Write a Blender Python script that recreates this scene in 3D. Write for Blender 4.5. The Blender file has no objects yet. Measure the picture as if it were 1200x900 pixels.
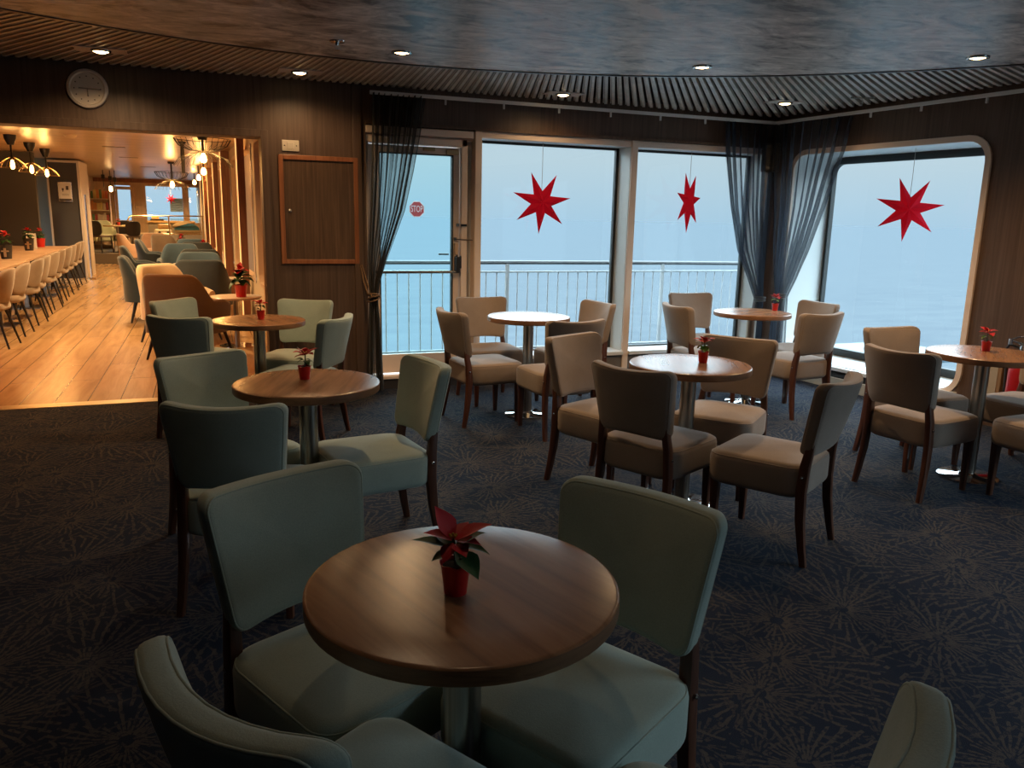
import bpy, math, random
from mathutils import Vector, Matrix
random.seed(7)
PI = math.pi
S = bpy.context.scene
COL = S.collection
R = math.radians

# ------------------------------------------------------------------ materials
MATS = {}
def mat(name, col=(.5, .5, .5), rough=.6, metal=0., spec=.5, emit=None, estr=0.):
    if name in MATS: return MATS[name]
    m = bpy.data.materials.new(name); m.use_nodes = True
    b = m.node_tree.nodes['Principled BSDF']
    b.inputs['Base Color'].default_value = (*col, 1)
    b.inputs['Roughness'].default_value = rough
    b.inputs['Metallic'].default_value = metal
    b.inputs['Specular IOR Level'].default_value = spec
    if emit:
        b.inputs['Emission Color'].default_value = (*emit, 1)
        b.inputs['Emission Strength'].default_value = estr
    MATS[name] = m
    return m

class NT:
    """small wrapper to write node trees briefly"""
    def __init__(s, m): s.t = m.node_tree; s.n = s.t.nodes; s.b = s.n.get('Principled BSDF')
    def new(s, typ, **kw):
        n = s.n.new(typ)
        for k, v in kw.items(): setattr(n, k, v)
        return n
    def link(s, a, b): s.t.links.new(a, b)
    def val(s, sock, v):
        if hasattr(v, 'is_output'): s.link(v, sock)
        else: sock.default_value = v
    def math(s, op, a, b=None, c=None):
        n = s.new('ShaderNodeMath', operation=op)
        s.val(n.inputs[0], a)
        if b is not None: s.val(n.inputs[1], b)
        if c is not None: s.val(n.inputs[2], c)
        return n.outputs[0]
    def coords(s, scale=(1, 1, 1), rnd=False, kind='Object', rot=(0, 0, 0)):
        tc = s.new('ShaderNodeTexCoord'); mp = s.new('ShaderNodeMapping')
        mp.inputs['Scale'].default_value = scale; mp.inputs['Rotation'].default_value = rot
        s.link(tc.outputs[kind], mp.inputs['Vector'])
        if rnd:
            oi = s.new('ShaderNodeObjectInfo'); vm = s.new('ShaderNodeVectorMath', operation='SCALE')
            vm.inputs[0].default_value = (7.3, 5.1, 9.7); s.link(oi.outputs['Random'], vm.inputs['Scale'])
            s.link(vm.outputs[0], mp.inputs['Location'])
        return mp.outputs[0]
    def noise(s, vec, scale=5, detail=4, rough=.55, dist=0.):
        n = s.new('ShaderNodeTexNoise'); s.link(vec, n.inputs['Vector'])
        n.inputs['Scale'].default_value = scale; n.inputs['Detail'].default_value = detail
        n.inputs['Roughness'].default_value = rough; n.inputs['Distortion'].default_value = dist
        return n.outputs['Fac']
    def ramp(s, fac, stops):
        n = s.new('ShaderNodeValToRGB'); s.link(fac, n.inputs[0])
        e = n.color_ramp.elements
        while len(e) < len(stops): e.new(.5)
        for q, (p, c) in zip(e, stops): q.position = p; q.color = (*c, 1)
        return n.outputs[0]
    def mix(s, fac, a, b, mode='MIX'):
        n = s.new('ShaderNodeMix', data_type='RGBA', blend_type=mode)
        s.val(n.inputs[0], fac)
        for i, v in ((6, a), (7, b)):
            if hasattr(v, 'is_output'): s.link(v, n.inputs[i])
            else: n.inputs[i].default_value = (*v, 1)
        return n.outputs[2]
    def bump(s, h, strength=.2, dist=.01):
        n = s.new('ShaderNodeBump'); s.link(h, n.inputs['Height'])
        n.inputs['Strength'].default_value = strength; n.inputs['Distance'].default_value = dist
        s.link(n.outputs[0], s.b.inputs['Normal'])

def wood(name, dark, mid, light, scale=(2, 30, 30), rough=.4, bump=.05, rnd=False, spec=.5, big=None):
    m = mat(name, mid, rough, spec=spec); t = NT(m)
    v = t.coords(scale, rnd)
    n = t.noise(v, 1.0, 6, .6, .6)
    c = t.ramp(n, [(.28, dark), (.52, mid), (.78, light)])
    if big:
        n2 = t.noise(t.coords(big, rnd), 1.0, 2, .5)
        c = t.mix(t.math('MULTIPLY', n2, .55), c, dark)
    t.link(c, t.b.inputs['Base Color']); t.bump(n, bump, .004)
    return m

def fabric(name, col, var=.12, scale=260, sheen=.3):
    m = mat(name, col, .9, spec=.2); t = NT(m)
    v = t.coords()
    n = t.noise(v, scale, 3, .7); n2 = t.noise(t.coords(rnd=True), 6, 3, .6)
    d = tuple(x * (1 - var * 1.6) for x in col); l = tuple(min(1, x * (1 + var)) for x in col)
    c = t.mix(.45, t.ramp(n, [(.3, d), (.7, l)]), t.ramp(n2, [(.3, d), (.7, l)]))
    t.link(c, t.b.inputs['Base Color']); t.bump(n, .25, .002)
    t.b.inputs['Sheen Weight'].default_value = sheen
    t.b.inputs['Sheen Roughness'].default_value = .5
    return m

def make_materials():
    wood('veneer', (.068, .040, .027), (.11, .068, .047), (.15, .096, .07), (38, 38, 1.2), .45, .05)
    wood('veneer_panel', (.065, .036, .021), (.115, .066, .038), (.17, .10, .06), (60, 60, 2.0), .4, .05)
    wood('orange_trim', (.20, .070, .028), (.30, .11, .045), (.38, .15, .065), (30, 30, 1.5), .4)
    wood('table_wood', (.19, .092, .046), (.35, .178, .090), (.49, .26, .14), (2.2, 26, 26), .27, .03, True, .5, (1.2, 9, 9))
    wood('table_edge', (.15, .072, .036), (.26, .13, .064), (.34, .17, .09), (10, 10, 60), .4)
    wood('chair_wood', (.045, .016, .009), (.085, .030, .015), (.13, .048, .024), (40, 40, 4), .32, .03)
    wood('long_table_wood', (.40, .25, .15), (.50, .32, .20), (.58, .40, .27), (14, 2, 14), .35)
    wood('fin_wood', (.13, .045, .022), (.22, .08, .038), (.30, .12, .06), (30, 30, 1.5), .45)
    wood('light_frame', (.50, .34, .22), (.60, .42, .28), (.68, .5, .36), (10, 10, 1.2), .5)
    wood('slat_wood', (.40, .36, .31), (.55, .50, .44), (.68, .63, .56), (4, 4, 4), .38, .02)
    fabric('sage_fabric', (.355, .44, .39)); fabric('taupe_fabric', (.285, .225, .185))
    fabric('beige_fabric', (.27, .21, .155)); fabric('tan_fabric', (.15, .11, .078)); fabric('cream_fabric', (.62, .47, .30))
    fabric('blue_fabric', (.022, .034, .044)); fabric('slate_fabric', (.045, .056, .064)); fabric('sky_fabric', (.050, .085, .12))
    fabric('pink_fabric', (.55, .37, .27)); fabric('green_fabric', (.42, .43, .28))
    mat('steel', (.42, .40, .37), .24, 1.); mat('chrome', (.8, .8, .8), .07, 1.)
    mat('aluminium', (.42, .41, .40), .35, .7)
    mat('black_metal', (.014, .013, .013), .4); mat('black_leg', (.012, .010, .009), .35)
    mat('dark_gap', (.008, .007, .006), .9); mat('rim_metal', (.06, .05, .042), .35, .5)
    mat('frame_paint', (.86, .71, .60), .45); mat('frame_white', (.66, .70, .70), .4)
    mat('sill_white', (.74, .76, .76), .3); mat('gasket', (.03, .035, .036), .6)
    mat('grey_dado', (.17, .15, .135), .6); mat('skirting', (.035, .03, .028), .5); mat('cream_skirt', (.42, .40, .34), .5)
    mat('rail_grey', (.78, .78, .77), .4); mat('rail_white', (.40, .42, .43), .85, spec=.1); mat('handrail_grey', (.08, .085, .09), .4)
    mat('deck_paint', (.05, .085, .11), .5)
    mat('brass', (.50, .36, .20), .3, 1.)
    mat('switch_white', (.62, .55, .45), .4); mat('plate_dark', (.6, .54, .48), .4)
    mat('lamp_glow', (1, .9, .7), .4, emit=(1., .66, .30), estr=14.)
    mat('bulb_glow', (1, .7, .3), .4, emit=(1., .46, .11), estr=26.)
    mat('led_glow', (1, .75, .4), .4, emit=(1., .52, .16), estr=1.2)
    mat('clock_face', (.72, .66, .60), .35); mat('clock_rim', (.80, .72, .65), .3, .2); mat('mark_dark', (.05, .035, .03), .5)
    mat('red_pot', (.56, .018, .018), .32); mat('red_bract', (.50, .010, .020), .55); mat('soil', (.02, .013, .008), .95)
    mat('leaf_green', (.022, .075, .014), .5); mat('leaf_light', (.12, .24, .03), .5); mat('leaf_yellow', (.55, .40, .08), .5)
    mat('stem_green', (.06, .07, .03), .6); mat('cyathia', (.55, .38, .05), .6)
    mat('rope_tan', (.20, .115, .06), .8); mat('rope_grey', (.10, .10, .10), .8); mat('string_white', (.45, .43, .40), .7)
    mat('speaker_black', (.012, .012, .012), .5); mat('speaker_cone', (.006, .006, .006), .3)
    mat('dark_panel', (.050, .047, .045), .7); mat('teal_panel', (.20, .235, .23), .7); mat('light_trim', (.52, .46, .39), .45)
    mat('corr_wall', (.52, .40, .27), .7); mat('white_laminate', (.62, .53, .44), .3)
    mat('sign_white', (.62, .58, .52), .5); mat('paper_white', (.72, .70, .66), .6)
    mat('pot_dark', (.03, .027, .025), .6); mat('pot_print', (.42, .29, .18), .6)
    mat('extinguisher_red', (.42, .012, .018), .3); mat('box_cream', (.42, .36, .27), .6); mat('box_tan', (.28, .17, .09), .6)
    
    mat('plastic_white', (.62, .52, .40), .4); mat('stool_yellow', (.70, .58, .30), .4)
    mat('poster_blue', (.30, .46, .66), .5); mat('poster_line', (.06, .13, .28), .5); mat('pale_blue', (.42, .60, .70), .5)
    mat('counter_tan', (.56, .36, .17), .4); mat('counter_white', (.75, .66, .5), .4); mat('grey_panel', (.22, .19, .16), .6); mat('blue_paint', (.05, .24, .46), .4)
    mat('step_grey', (.17, .15, .12), .7)
    for i, c in enumerate([(.5, .12, .06), (.62, .5, .2), (.10, .2, .09), (.6, .25, .08), (.55, .45, .35), (.35, .06, .05)]): mat('cover%d' % i, c, .5)

    # smooth marbled ceiling
    m = mat('ceiling_marble', (.1, .1, .11), .38, spec=.3); t = NT(m)
    v = t.coords((1, 1.7, 1), rot=(0, 0, .36))
    a = t.noise(v, 2.2, 6, .65, 1.6); b = t.noise(v, 8, 5, .6, 1.)
    f = t.math('ADD', t.math('MULTIPLY', a, .7), t.math('MULTIPLY', b, .3))
    t.link(t.ramp(f, [(.40, (.14, .125, .11)), (.47, (.48, .45, .41)), (.53, (.66, .62, .57)), (.60, (.95, .90, .84))]), t.b.inputs['Base Color'])
    t.link(t.math('MULTIPLY_ADD', a, .25, .26), t.b.inputs['Roughness'])

    # patterned carpet: navy ground with loose tan ray bursts
    m = mat('carpet', (.02, .03, .06), .95, spec=.15); t = NT(m)
    tc = t.new('ShaderNodeTexCoord'); nz = t.new('ShaderNodeTexNoise'); nz.inputs['Scale'].default_value = 9
    nz.inputs['Detail'].default_value = 3
    t.link(tc.outputs['Object'], nz.inputs['Vector'])
    vs = t.new('ShaderNodeVectorMath', operation='MULTIPLY_ADD')
    t.link(nz.outputs['Color'], vs.inputs[0]); vs.inputs[1].default_value = (.035, .035, 0); t.link(tc.outputs['Object'], vs.inputs[2])
    total = None
    for k, (sc, off, n1) in enumerate(((2.3, (0, 0, 0), 38), (3.0, (3.3, 1.7, 0), 30), (3.8, (7.1, 4.4, 0), 24))):
        mp = t.new('ShaderNodeMapping'); mp.inputs['Location'].default_value = off
        mp.inputs['Scale'].default_value = (1, 1, 0)
        t.link(vs.outputs[0], mp.inputs['Vector'])
        vo = t.new('ShaderNodeTexVoronoi', voronoi_dimensions='2D', feature='F1')
        vo.inputs['Scale'].default_value = sc; vo.inputs['Randomness'].default_value = .85
        t.link(mp.outputs[0], vo.inputs['Vector'])
        sub = t.new('ShaderNodeVectorMath', operation='SUBTRACT')
        t.link(mp.outputs[0], sub.inputs[0]); t.link(vo.outputs['Position'], sub.inputs[1])
        sp = t.new('ShaderNodeSeparateXYZ'); t.link(sub.outputs[0], sp.inputs[0])
        ang = t.math('ARCTAN2', sp.outputs[1], sp.outputs[0])
        ln = t.new('ShaderNodeVectorMath', operation='LENGTH'); t.link(sub.outputs[0], ln.inputs[0])
        r = ln.outputs['Value']
        u = t.math('MULTIPLY', ang, n1 / (2 * PI)); cell = t.math('FLOOR', u)
        wn = t.new('ShaderNodeTexWhiteNoise', noise_dimensions='2D')
        cb = t.new('ShaderNodeCombineXYZ'); t.link(cell, cb.inputs[0])
        t.link(t.math('FLOOR', t.math('MULTIPLY', r, 18)), cb.inputs[1])
        t.link(cb.outputs[0], wn.inputs['Vector'])
        # constant-width strokes: distance from the ray's axis, in metres
        dist = t.math('MULTIPLY', t.math('ABSOLUTE', t.math('SUBTRACT', t.math('FRACT', u), .5)), t.math('MULTIPLY', r, 2 * PI / n1))
        ray = t.math('LESS_THAN', dist, t.math('MULTIPLY_ADD', r, .012, .0029))
        keep = t.math('GREATER_THAN', wn.outputs['Value'], (.22, .5, .62)[k])
        f = t.math('MULTIPLY', t.math('MULTIPLY', ray, keep), t.math('GREATER_THAN', r, .025))
        total = f if total is None else t.math('MAXIMUM', total, t.math('MULTIPLY', f, (.0, .7, .55)[k]))
    fib = t.noise(tc.outputs['Object'], 420, 2, .7); brk = t.noise(tc.outputs['Object'], 55, 2, .6)
    total = t.math('MULTIPLY', total, t.math('MULTIPLY_ADD', t.math('GREATER_THAN', brk, .44), .75, .25))
    big = t.noise(tc.outputs['Object'], 1.3, 2, .5)
    ground = t.ramp(fib, [(.3, (.005, .009, .020)), (.7, (.013, .024, .052))])
    tan_ = t.mix(big, (.070, .060, .050), (.105, .098, .090))
    c = t.mix(t.math('MULTIPLY', total, t.math('MULTIPLY_ADD', fib, .7, .25)), ground, tan_)
    t.link(c, t.b.inputs['Base Color']); t.bump(fib, .5, .006)

    # plank floor of the corridor (planks run along Y)
    m = mat('plank_floor', (.4, .25, .13), .25); t = NT(m)
    tc = t.new('ShaderNodeTexCoord')
    br = t.new('ShaderNodeTexBrick'); br.offset = .4; br.inputs['Scale'].default_value = 1
    br.inputs['Brick Width'].default_value = 1.9; br.inputs['Row Height'].default_value = .23
    br.inputs['Mortar Size'].default_value = .004; br.inputs['Mortar Smooth'].default_value = .1
    br.inputs['Color1'].default_value = (.36, .215, .10, 1); br.inputs['Color2'].default_value = (.46, .285, .135, 1)
    br.inputs['Mortar'].default_value = (.10, .055, .028, 1)
    mp = t.new('ShaderNodeMapping'); mp.inputs['Rotation'].default_value = (0, 0, PI / 2)
    t.link(tc.outputs['Object'], mp.inputs['Vector']); t.link(mp.outputs[0], br.inputs['Vector'])
    v = t.coords((9, .9, 1)); n = t.noise(v, 1.2, 5, .6, .8)
    c = t.mix(.55, br.outputs['Color'], t.ramp(n, [(.3, (.25, .135, .055)), (.7, (.54, .34, .165))]), 'MIX')
    c = t.mix(br.outputs['Fac'], c, (.10, .055, .028))
    t.link(c, t.b.inputs['Base Color']); t.bump(n, .05, .003)

    # wooden board ceiling of the corridor
    m = mat('board_ceiling', (.4, .27, .15), .3); t = NT(m)
    v = t.coords((1.2, 7, 1)); n = t.noise(v, 1.6, 5, .6, .4)
    wv = t.new('ShaderNodeTexWave', wave_type='BANDS', bands_direction='Y'); wv.inputs['Scale'].default_value = .55
    wv.inputs['Distortion'].default_value = 0; t.link(t.coords(), wv.inputs['Vector'])
    c = t.ramp(n, [(.3, (.31, .195, .11)), (.7, (.47, .31, .18))])
    c = t.mix(t.math('GREATER_THAN', wv.outputs['Fac'], .985), c, (.20, .12, .06))
    t.link(c, t.b.inputs['Base Color'])

    # brushed steel for table columns
    m = mat('brushed', (.36, .33, .29), .28, 1.); t = NT(m)
    n = t.noise(t.coords((90, 90, .6)), 1., 3, .5)
    t.link(t.ramp(n, [(.3, (.25, .225, .19)), (.7, (.48, .44, .39))]), t.b.inputs['Base Color'])

    # sea
    m = mat('sea_water', (.6, .7, .8), 1., spec=0); t = NT(m)
    v = t.coords(); ln = t.new('ShaderNodeVectorMath', operation='LENGTH'); t.link(v, ln.inputs[0])
    fade = t.math('MINIMUM', t.math('DIVIDE', 110., ln.outputs['Value']), 1.)        # ripples blur out with distance
    n = t.noise(v, .035, 4, .6, .5); n2 = t.noise(t.coords((.6, 1.6, 1)), .16, 4, .6)
    w = t.math('SUBTRACT', t.math('MULTIPLY_ADD', n2, .6, t.math('MULTIPLY', n, .4)), .5)
    c = t.ramp(t.math('MULTIPLY_ADD', w, fade, .5), [(.25, (.052, .062, .074)), (.75, (.075, .088, .096))])
    t.link(c, t.b.inputs['Base Color'])

    # glass: clear and tinted
    for nm, tint, gl in (('clear_glass', (.985, 1, 1), .05), ('door_glass', (.88, 1., 1.01), .05), ('screen_glass', (.9, .85, .75), .05)):
        m = bpy.data.materials.new(nm); m.use_nodes = True; t = NT(m); t.n.remove(t.b)
        tr = t.new('ShaderNodeBsdfTransparent'); tr.inputs[0].default_value = (*tint, 1)
        g = t.new('ShaderNodeBsdfGlossy'); g.inputs['Roughness'].default_value = 0
        fr = t.new('ShaderNodeFresnel'); fr.inputs[0].default_value = 1.3
        mx = t.new('ShaderNodeMixShader'); t.link(fr.outputs[0], mx.inputs[0]); t.link(tr.outputs[0], mx.inputs[1]); t.link(g.outputs[0], mx.inputs[2])
        t.link(mx.outputs[0], t.n['Material Output'].inputs[0]); MATS[nm] = m

    # sheer curtain
    for nm, col, op in (('sheer_brown', (.10, .095, .085), .46), ('sheer_navy', (.062, .076, .10), .27)):
        m = bpy.data.materials.new(nm); m.use_nodes = True; t = NT(m); t.n.remove(t.b)
        tr = t.new('ShaderNodeBsdfTransparent')
        df = t.new('ShaderNodeBsdfDiffuse'); df.inputs[0].default_value = (*col, 1)
        tl = t.new('ShaderNodeBsdfTranslucent'); tl.inputs[0].default_value = (*[min(1, c * 1.6) for c in col], 1)
        ad = t.new('ShaderNodeMixShader'); ad.inputs[0].default_value = .5
        t.link(df.outputs[0], ad.inputs[1]); t.link(tl.outputs[0], ad.inputs[2])
        lw = t.new('ShaderNodeLayerWeight'); lw.inputs[0].default_value = .35
        w = t.noise(t.coords((60, 60, 2)), 1, 2, .5)
        f = t.math('ADD', t.math('MULTIPLY', lw.outputs['Facing'], .62), t.math('MULTIPLY_ADD', w, .26, op))
        f = t.math('MINIMUM', f, 1.)
        mx = t.new('ShaderNodeMixShader'); t.link(f, mx.inputs[0]); t.link(tr.outputs[0], mx.inputs[1]); t.link(ad.outputs[0], mx.inputs[2])
        t.link(mx.outputs[0], t.n['Material Output'].inputs[0]); MATS[nm] = m

    # red paper star: lets daylight through
    m = bpy.data.materials.new('star_paper'); m.use_nodes = True; t = NT(m); t.n.remove(t.b)
    df = t.new('ShaderNodeBsdfDiffuse'); df.inputs[0].default_value = (.55, .030, .060, 1)
    tl = t.new('ShaderNodeBsdfTranslucent'); tl.inputs[0].default_value = (.80, .05, .10, 1)
    mx = t.new('ShaderNodeMixShader'); mx.inputs[0].default_value = .55
    t.link(df.outputs[0], mx.inputs[1]); t.link(tl.outputs[0], mx.inputs[2]); t.link(mx.outputs[0], t.n['Material Output'].inputs[0]); MATS['star_paper'] = m
def more_materials():
    for nm, c in (('sticker_red', (.50, .085, .085)), ('sticker_white', (.80, .70, .70))):        # thin film on the glass, lit from behind
        m = bpy.data.materials.new(nm); m.use_nodes = True; t = NT(m); t.n.remove(t.b)
        df = t.new('ShaderNodeBsdfDiffuse'); df.inputs[0].default_value = (*c, 1)
        tl = t.new('ShaderNodeBsdfTranslucent'); tl.inputs[0].default_value = (*[min(1, q * 1.1) for q in c], 1)
        mx = t.new('ShaderNodeMixShader'); mx.inputs[0].default_value = .5
        t.link(df.outputs[0], mx.inputs[1]); t.link(tl.outputs[0], mx.inputs[2]); t.link(mx.outputs[0], t.n['Material Output'].inputs[0]); MATS[nm] = m
    m = bpy.data.materials.new('blind_cloth'); m.use_nodes = True; t = NT(m); t.n.remove(t.b)
    df = t.new('ShaderNodeBsdfDiffuse'); df.inputs[0].default_value = (.55, .47, .44, 1)
    tl = t.new('ShaderNodeBsdfTranslucent'); tl.inputs[0].default_value = (.20, .165, .155, 1)
    mx = t.new('ShaderNodeMixShader'); mx.inputs[0].default_value = .6
    t.link(df.outputs[0], mx.inputs[1]); t.link(tl.outputs[0], mx.inputs[2]); t.link(mx.outputs[0], t.n['Material Output'].inputs[0]); MATS['blind_cloth'] = m
make_materials(); more_materials()

# ------------------------------------------------------------------ mesh builder
class MB:
    def __init__(s): s.v = []; s.f = []
    def quad(s, a, b, c, d):
        n = len(s.v); s.v += [tuple(a), tuple(b), tuple(c), tuple(d)]; s.f.append((n, n + 1, n + 2, n + 3)); return s
    def box(s, x0, x1, y0, y1, z0, z1):
        n = len(s.v)
        s.v += [(x0, y0, z0), (x1, y0, z0), (x1, y1, z0), (x0, y1, z0), (x0, y0, z1), (x1, y0, z1), (x1, y1, z1), (x0, y1, z1)]
        s.f += [tuple(n + i for i in q) for q in ((3, 2, 1, 0), (4, 5, 6, 7), (0, 1, 5, 4), (1, 2, 6, 5), (2, 3, 7, 6), (3, 0, 4, 7))]
        return s
    def obox(s, p0, d, n, l0, l1, w0, w1, z0, z1):
        """box along a horizontal direction d (unit 2-vector) and normal n from point p0"""
        k = len(s.v)
        P = lambda l, w, z: (p0[0] + d[0] * l + n[0] * w, p0[1] + d[1] * l + n[1] * w, z)
        s.v += [P(l0, w0, z0), P(l1, w0, z0), P(l1, w1, z0), P(l0, w1, z0), P(l0, w0, z1), P(l1, w0, z1), P(l1, w1, z1), P(l0, w1, z1)]
        s.f += [tuple(k + i for i in q) for q in ((3, 2, 1, 0), (4, 5, 6, 7), (0, 1, 5, 4), (1, 2, 6, 5), (2, 3, 7, 6), (3, 0, 4, 7))]
        return s
    def loft(s, rings, caps=True, closed=True):
        n0 = len(s.v); N = len(rings[0])
        for r in rings: s.v += [tuple(p) for p in r]
        for i in range(len(rings) - 1):
            for j in range(N if closed else N - 1):
                a = n0 + i * N + j; b = n0 + i * N + (j + 1) % N
                s.f.append((a, b, b + N, a + N))
        if caps:
            s.f.append(tuple(n0 + j for j in reversed(range(N))))
            s.f.append(tuple(n0 + (len(rings) - 1) * N + j for j in range(N)))
        return s
    def lathe(s, prof, n=32, c=(0, 0, 0), caps=True):
        return s.loft([[(c[0] + r * math.cos(2 * PI * k / n), c[1] + r * math.sin(2 * PI * k / n), c[2] + z) for k in range(n)] for r, z in prof], caps)
    def tube(s, pts, r, n=8, closed=False):
        pts = [Vector(p) for p in pts]; rings = []; L = len(pts)
        up = Vector((0, 0, 1)); prev = None
        for i, p in enumerate(pts):
            if closed: t = pts[(i + 1) % L] - pts[i - 1]
            else: t = pts[min(i + 1, L - 1)] - pts[max(i - 1, 0)]
            t.normalize()
            a = (prev if prev is not None else (up if abs(t.z) < .9 else Vector((1, 0, 0))))
            a = a - t * a.dot(t)
            if a.length < 1e-5: a = Vector((1, 0, 0)) - t * t.x
            a.normalize(); prev = a; b = t.cross(a)
            rr = r[i] if isinstance(r, (list, tuple)) else r
            rings.append([p + (a * math.cos(2 * PI * k / n) + b * math.sin(2 * PI * k / n)) * rr for k in range(n)])
        if closed: rings.append(rings[0])
        return s.loft(rings, not closed)
    def rod(s, a, b, r, n=8): return s.tube([a, b], r, n)
    def build(s, name, m, parent=None, smooth=None, loc=None, bevel=0, label=None):
        me = bpy.data.meshes.new(name); me.from_pydata(s.v, [], s.f); me.update()
        if smooth:
            me.polygons.foreach_set('use_smooth', [True] * len(me.polygons))
            try: me.set_sharp_from_angle(angle=R(smooth))
            except Exception: pass
        me.materials.append(MATS[m] if isinstance(m, str) else m)
        o = bpy.data.objects.new(name, me); COL.objects.link(o)
        if parent: o.parent = parent
        if loc: o.location = loc
        if bevel:
            b = o.modifiers.new('edge', 'BEVEL'); b.width = bevel; b.segments = 2; b.limit_method = 'ANGLE'
        if label: o['label'] = label
        return o

def tag(o, label=None, cat=None, group=None, kind=None):
    if label: o['label'] = label
    if cat: o['category'] = cat
    if group: o['group'] = group
    if kind: o['kind'] = kind
    return o
def struct(o): o['kind'] = 'structure'; return o
def thing(name, label, cat, loc=(0, 0, 0), rz=0, group=None):
    o = bpy.data.objects.new(name, None); COL.objects.link(o); o.empty_display_size = .1
    o.location = loc; o.rotation_euler = (0, 0, rz)
    return tag(o, label, cat, group)
def kids(o): return [c for c in COL.objects if c.parent is o]
def dup(root, loc, rz, label=None, group=None):
    def cp(o, parent):
        c = o.copy(); COL.objects.link(c)
        if parent: c.parent = parent
        for ch in CH.get(o.name, ()): cp(ch, c)
        return c
    CH = {}
    for o in COL.objects:
        if o.parent: CH.setdefault(o.parent.name, []).append(o)
    r = cp(root, None); r.location = loc; r.rotation_euler = (0, 0, rz)
    if label: r['label'] = label
    if group: r['group'] = group
    return r
def lerp(a, b, t): return a + (b - a) * t
def interp(tab, x):
    tab = sorted(tab)
    if x <= tab[0][0]: return tab[0][1]
    for (a, u), (b, v) in zip(tab, tab[1:]):
        if x <= b: return lerp(u, v, (x - a) / (b - a))
    return tab[-1][1]
def rrect(w, h, r, k=6, m=5):
    """rounded rectangle outline, centred, counter-clockwise, with points along the sides"""
    rs = r if isinstance(r, (list, tuple)) else [r] * 4      # BR, TR, TL, BL
    P = []
    cs = [(w / 2 - rs[0], -h / 2 + rs[0], -90, rs[0]), (w / 2 - rs[1], h / 2 - rs[1], 0, rs[1]),
          (-w / 2 + rs[2], h / 2 - rs[2], 90, rs[2]), (-w / 2 + rs[3], -h / 2 + rs[3], 180, rs[3])]
    for i, (cx, cy, a0, rr) in enumerate(cs):
        arc = [(cx + rr * math.cos(R(a0 + 90 * j / k)), cy + rr * math.sin(R(a0 + 90 * j / k))) for j in range(k + 1)]
        P += arc
        nx = cs[(i + 1) % 4]
        e = (nx[0] + nx[3] * math.cos(R(nx[2])), nx[1] + nx[3] * math.sin(R(nx[2])))
        for j in range(1, m + 1): P.append((lerp(arc[-1][0], e[0], j / (m + 1)), lerp(arc[-1][1], e[1], j / (m + 1))))
    return P
def inset(P, d, w, h):
    return [(x * (1 - 2 * d / w), y * (1 - 2 * d / h)) for x, y in P]
def cushion_rings(P, w, h, T, e, crown_f=.0, crown_b=.0, k=4):
    """rings (u, v, t): a soft slab with rounded rim; t is the thickness axis from -T/2 to T/2, with crowned faces"""
    rings = []
    for sc in (.02, .3, .6, .82):
        d = crown_b * (1 - sc ** 2)
        Q = inset(P, e, w, h)
        rings.append([(x * sc, y * sc, -T / 2 - d) for x, y in Q])
    for j in range(k + 1):
        a = R(-90 + 90 * j / k)
        rings.append([(x, y, -(T / 2 - e) + e * math.sin(a)) for x, y in inset(P, e * (1 - math.cos(a)), w, h)])
    for j in range(k + 1):
        a = R(90 * j / k)
        rings.append([(x, y, (T / 2 - e) + e * math.sin(a)) for x, y in inset(P, e * (1 - math.cos(a)), w, h)])
    for sc in (.82, .6, .3, .02):
        d = crown_f * (1 - sc ** 2)
        Q = inset(P, e, w, h)
        rings.append([(x * sc, y * sc, T / 2 + d) for x, y in Q])
    return rings
def spin(x, y, a): c, s = math.cos(a), math.sin(a); return (c * x - s * y, s * x + c * y)

# ------------------------------------------------------------------ camera
def setup_camera():
    f, pt, ro, h = 928.1, .206, .0216, 1.4526
    yaw = math.atan(.385)
    F = Vector((0, math.cos(pt), -math.sin(pt))); U = Vector((0, math.sin(pt), math.cos(pt))); X = Vector((1, 0, 0))
    c, s = math.cos(ro), math.sin(ro)
    r = X * c + U * s; u = X * -s + U * c
    Q = Matrix.Rotation(-yaw, 3, 'Z')
    r, u, F = Q @ r, Q @ u, Q @ F
    cam = bpy.data.cameras.new('camera'); o = bpy.data.objects.new('camera', cam); COL.objects.link(o)
    m = Matrix((r, u, -F)).transposed().to_4x4(); m.translation = (0, 0, h)
    o.matrix_world = m
    cam.sensor_width = 36; cam.lens = f / 1200 * 36; cam.clip_start = .05; cam.clip_end = 30000
    S.camera = o
setup_camera()

# ------------------------------------------------------------------ the lounge shell
YB = 6.583                      # inner face of the window wall
RW0 = (5.325, 5.343)            # a point on the window wall at the right, and its direction / outward normal
RD = Vector((-.0894, .996)).normalized(); RN = Vector((RD.y, -RD.x))
def rw(s, d=0): return (RW0[0] + RD.x * s + RN.x * d, RW0[1] + RD.y * s + RN.y * d)
XL, YF = -4.2, -3.2             # far ends of the lounge behind the camera
ZC, ZS = 2.40, 2.45             # smooth ceiling, underside of the slats

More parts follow.
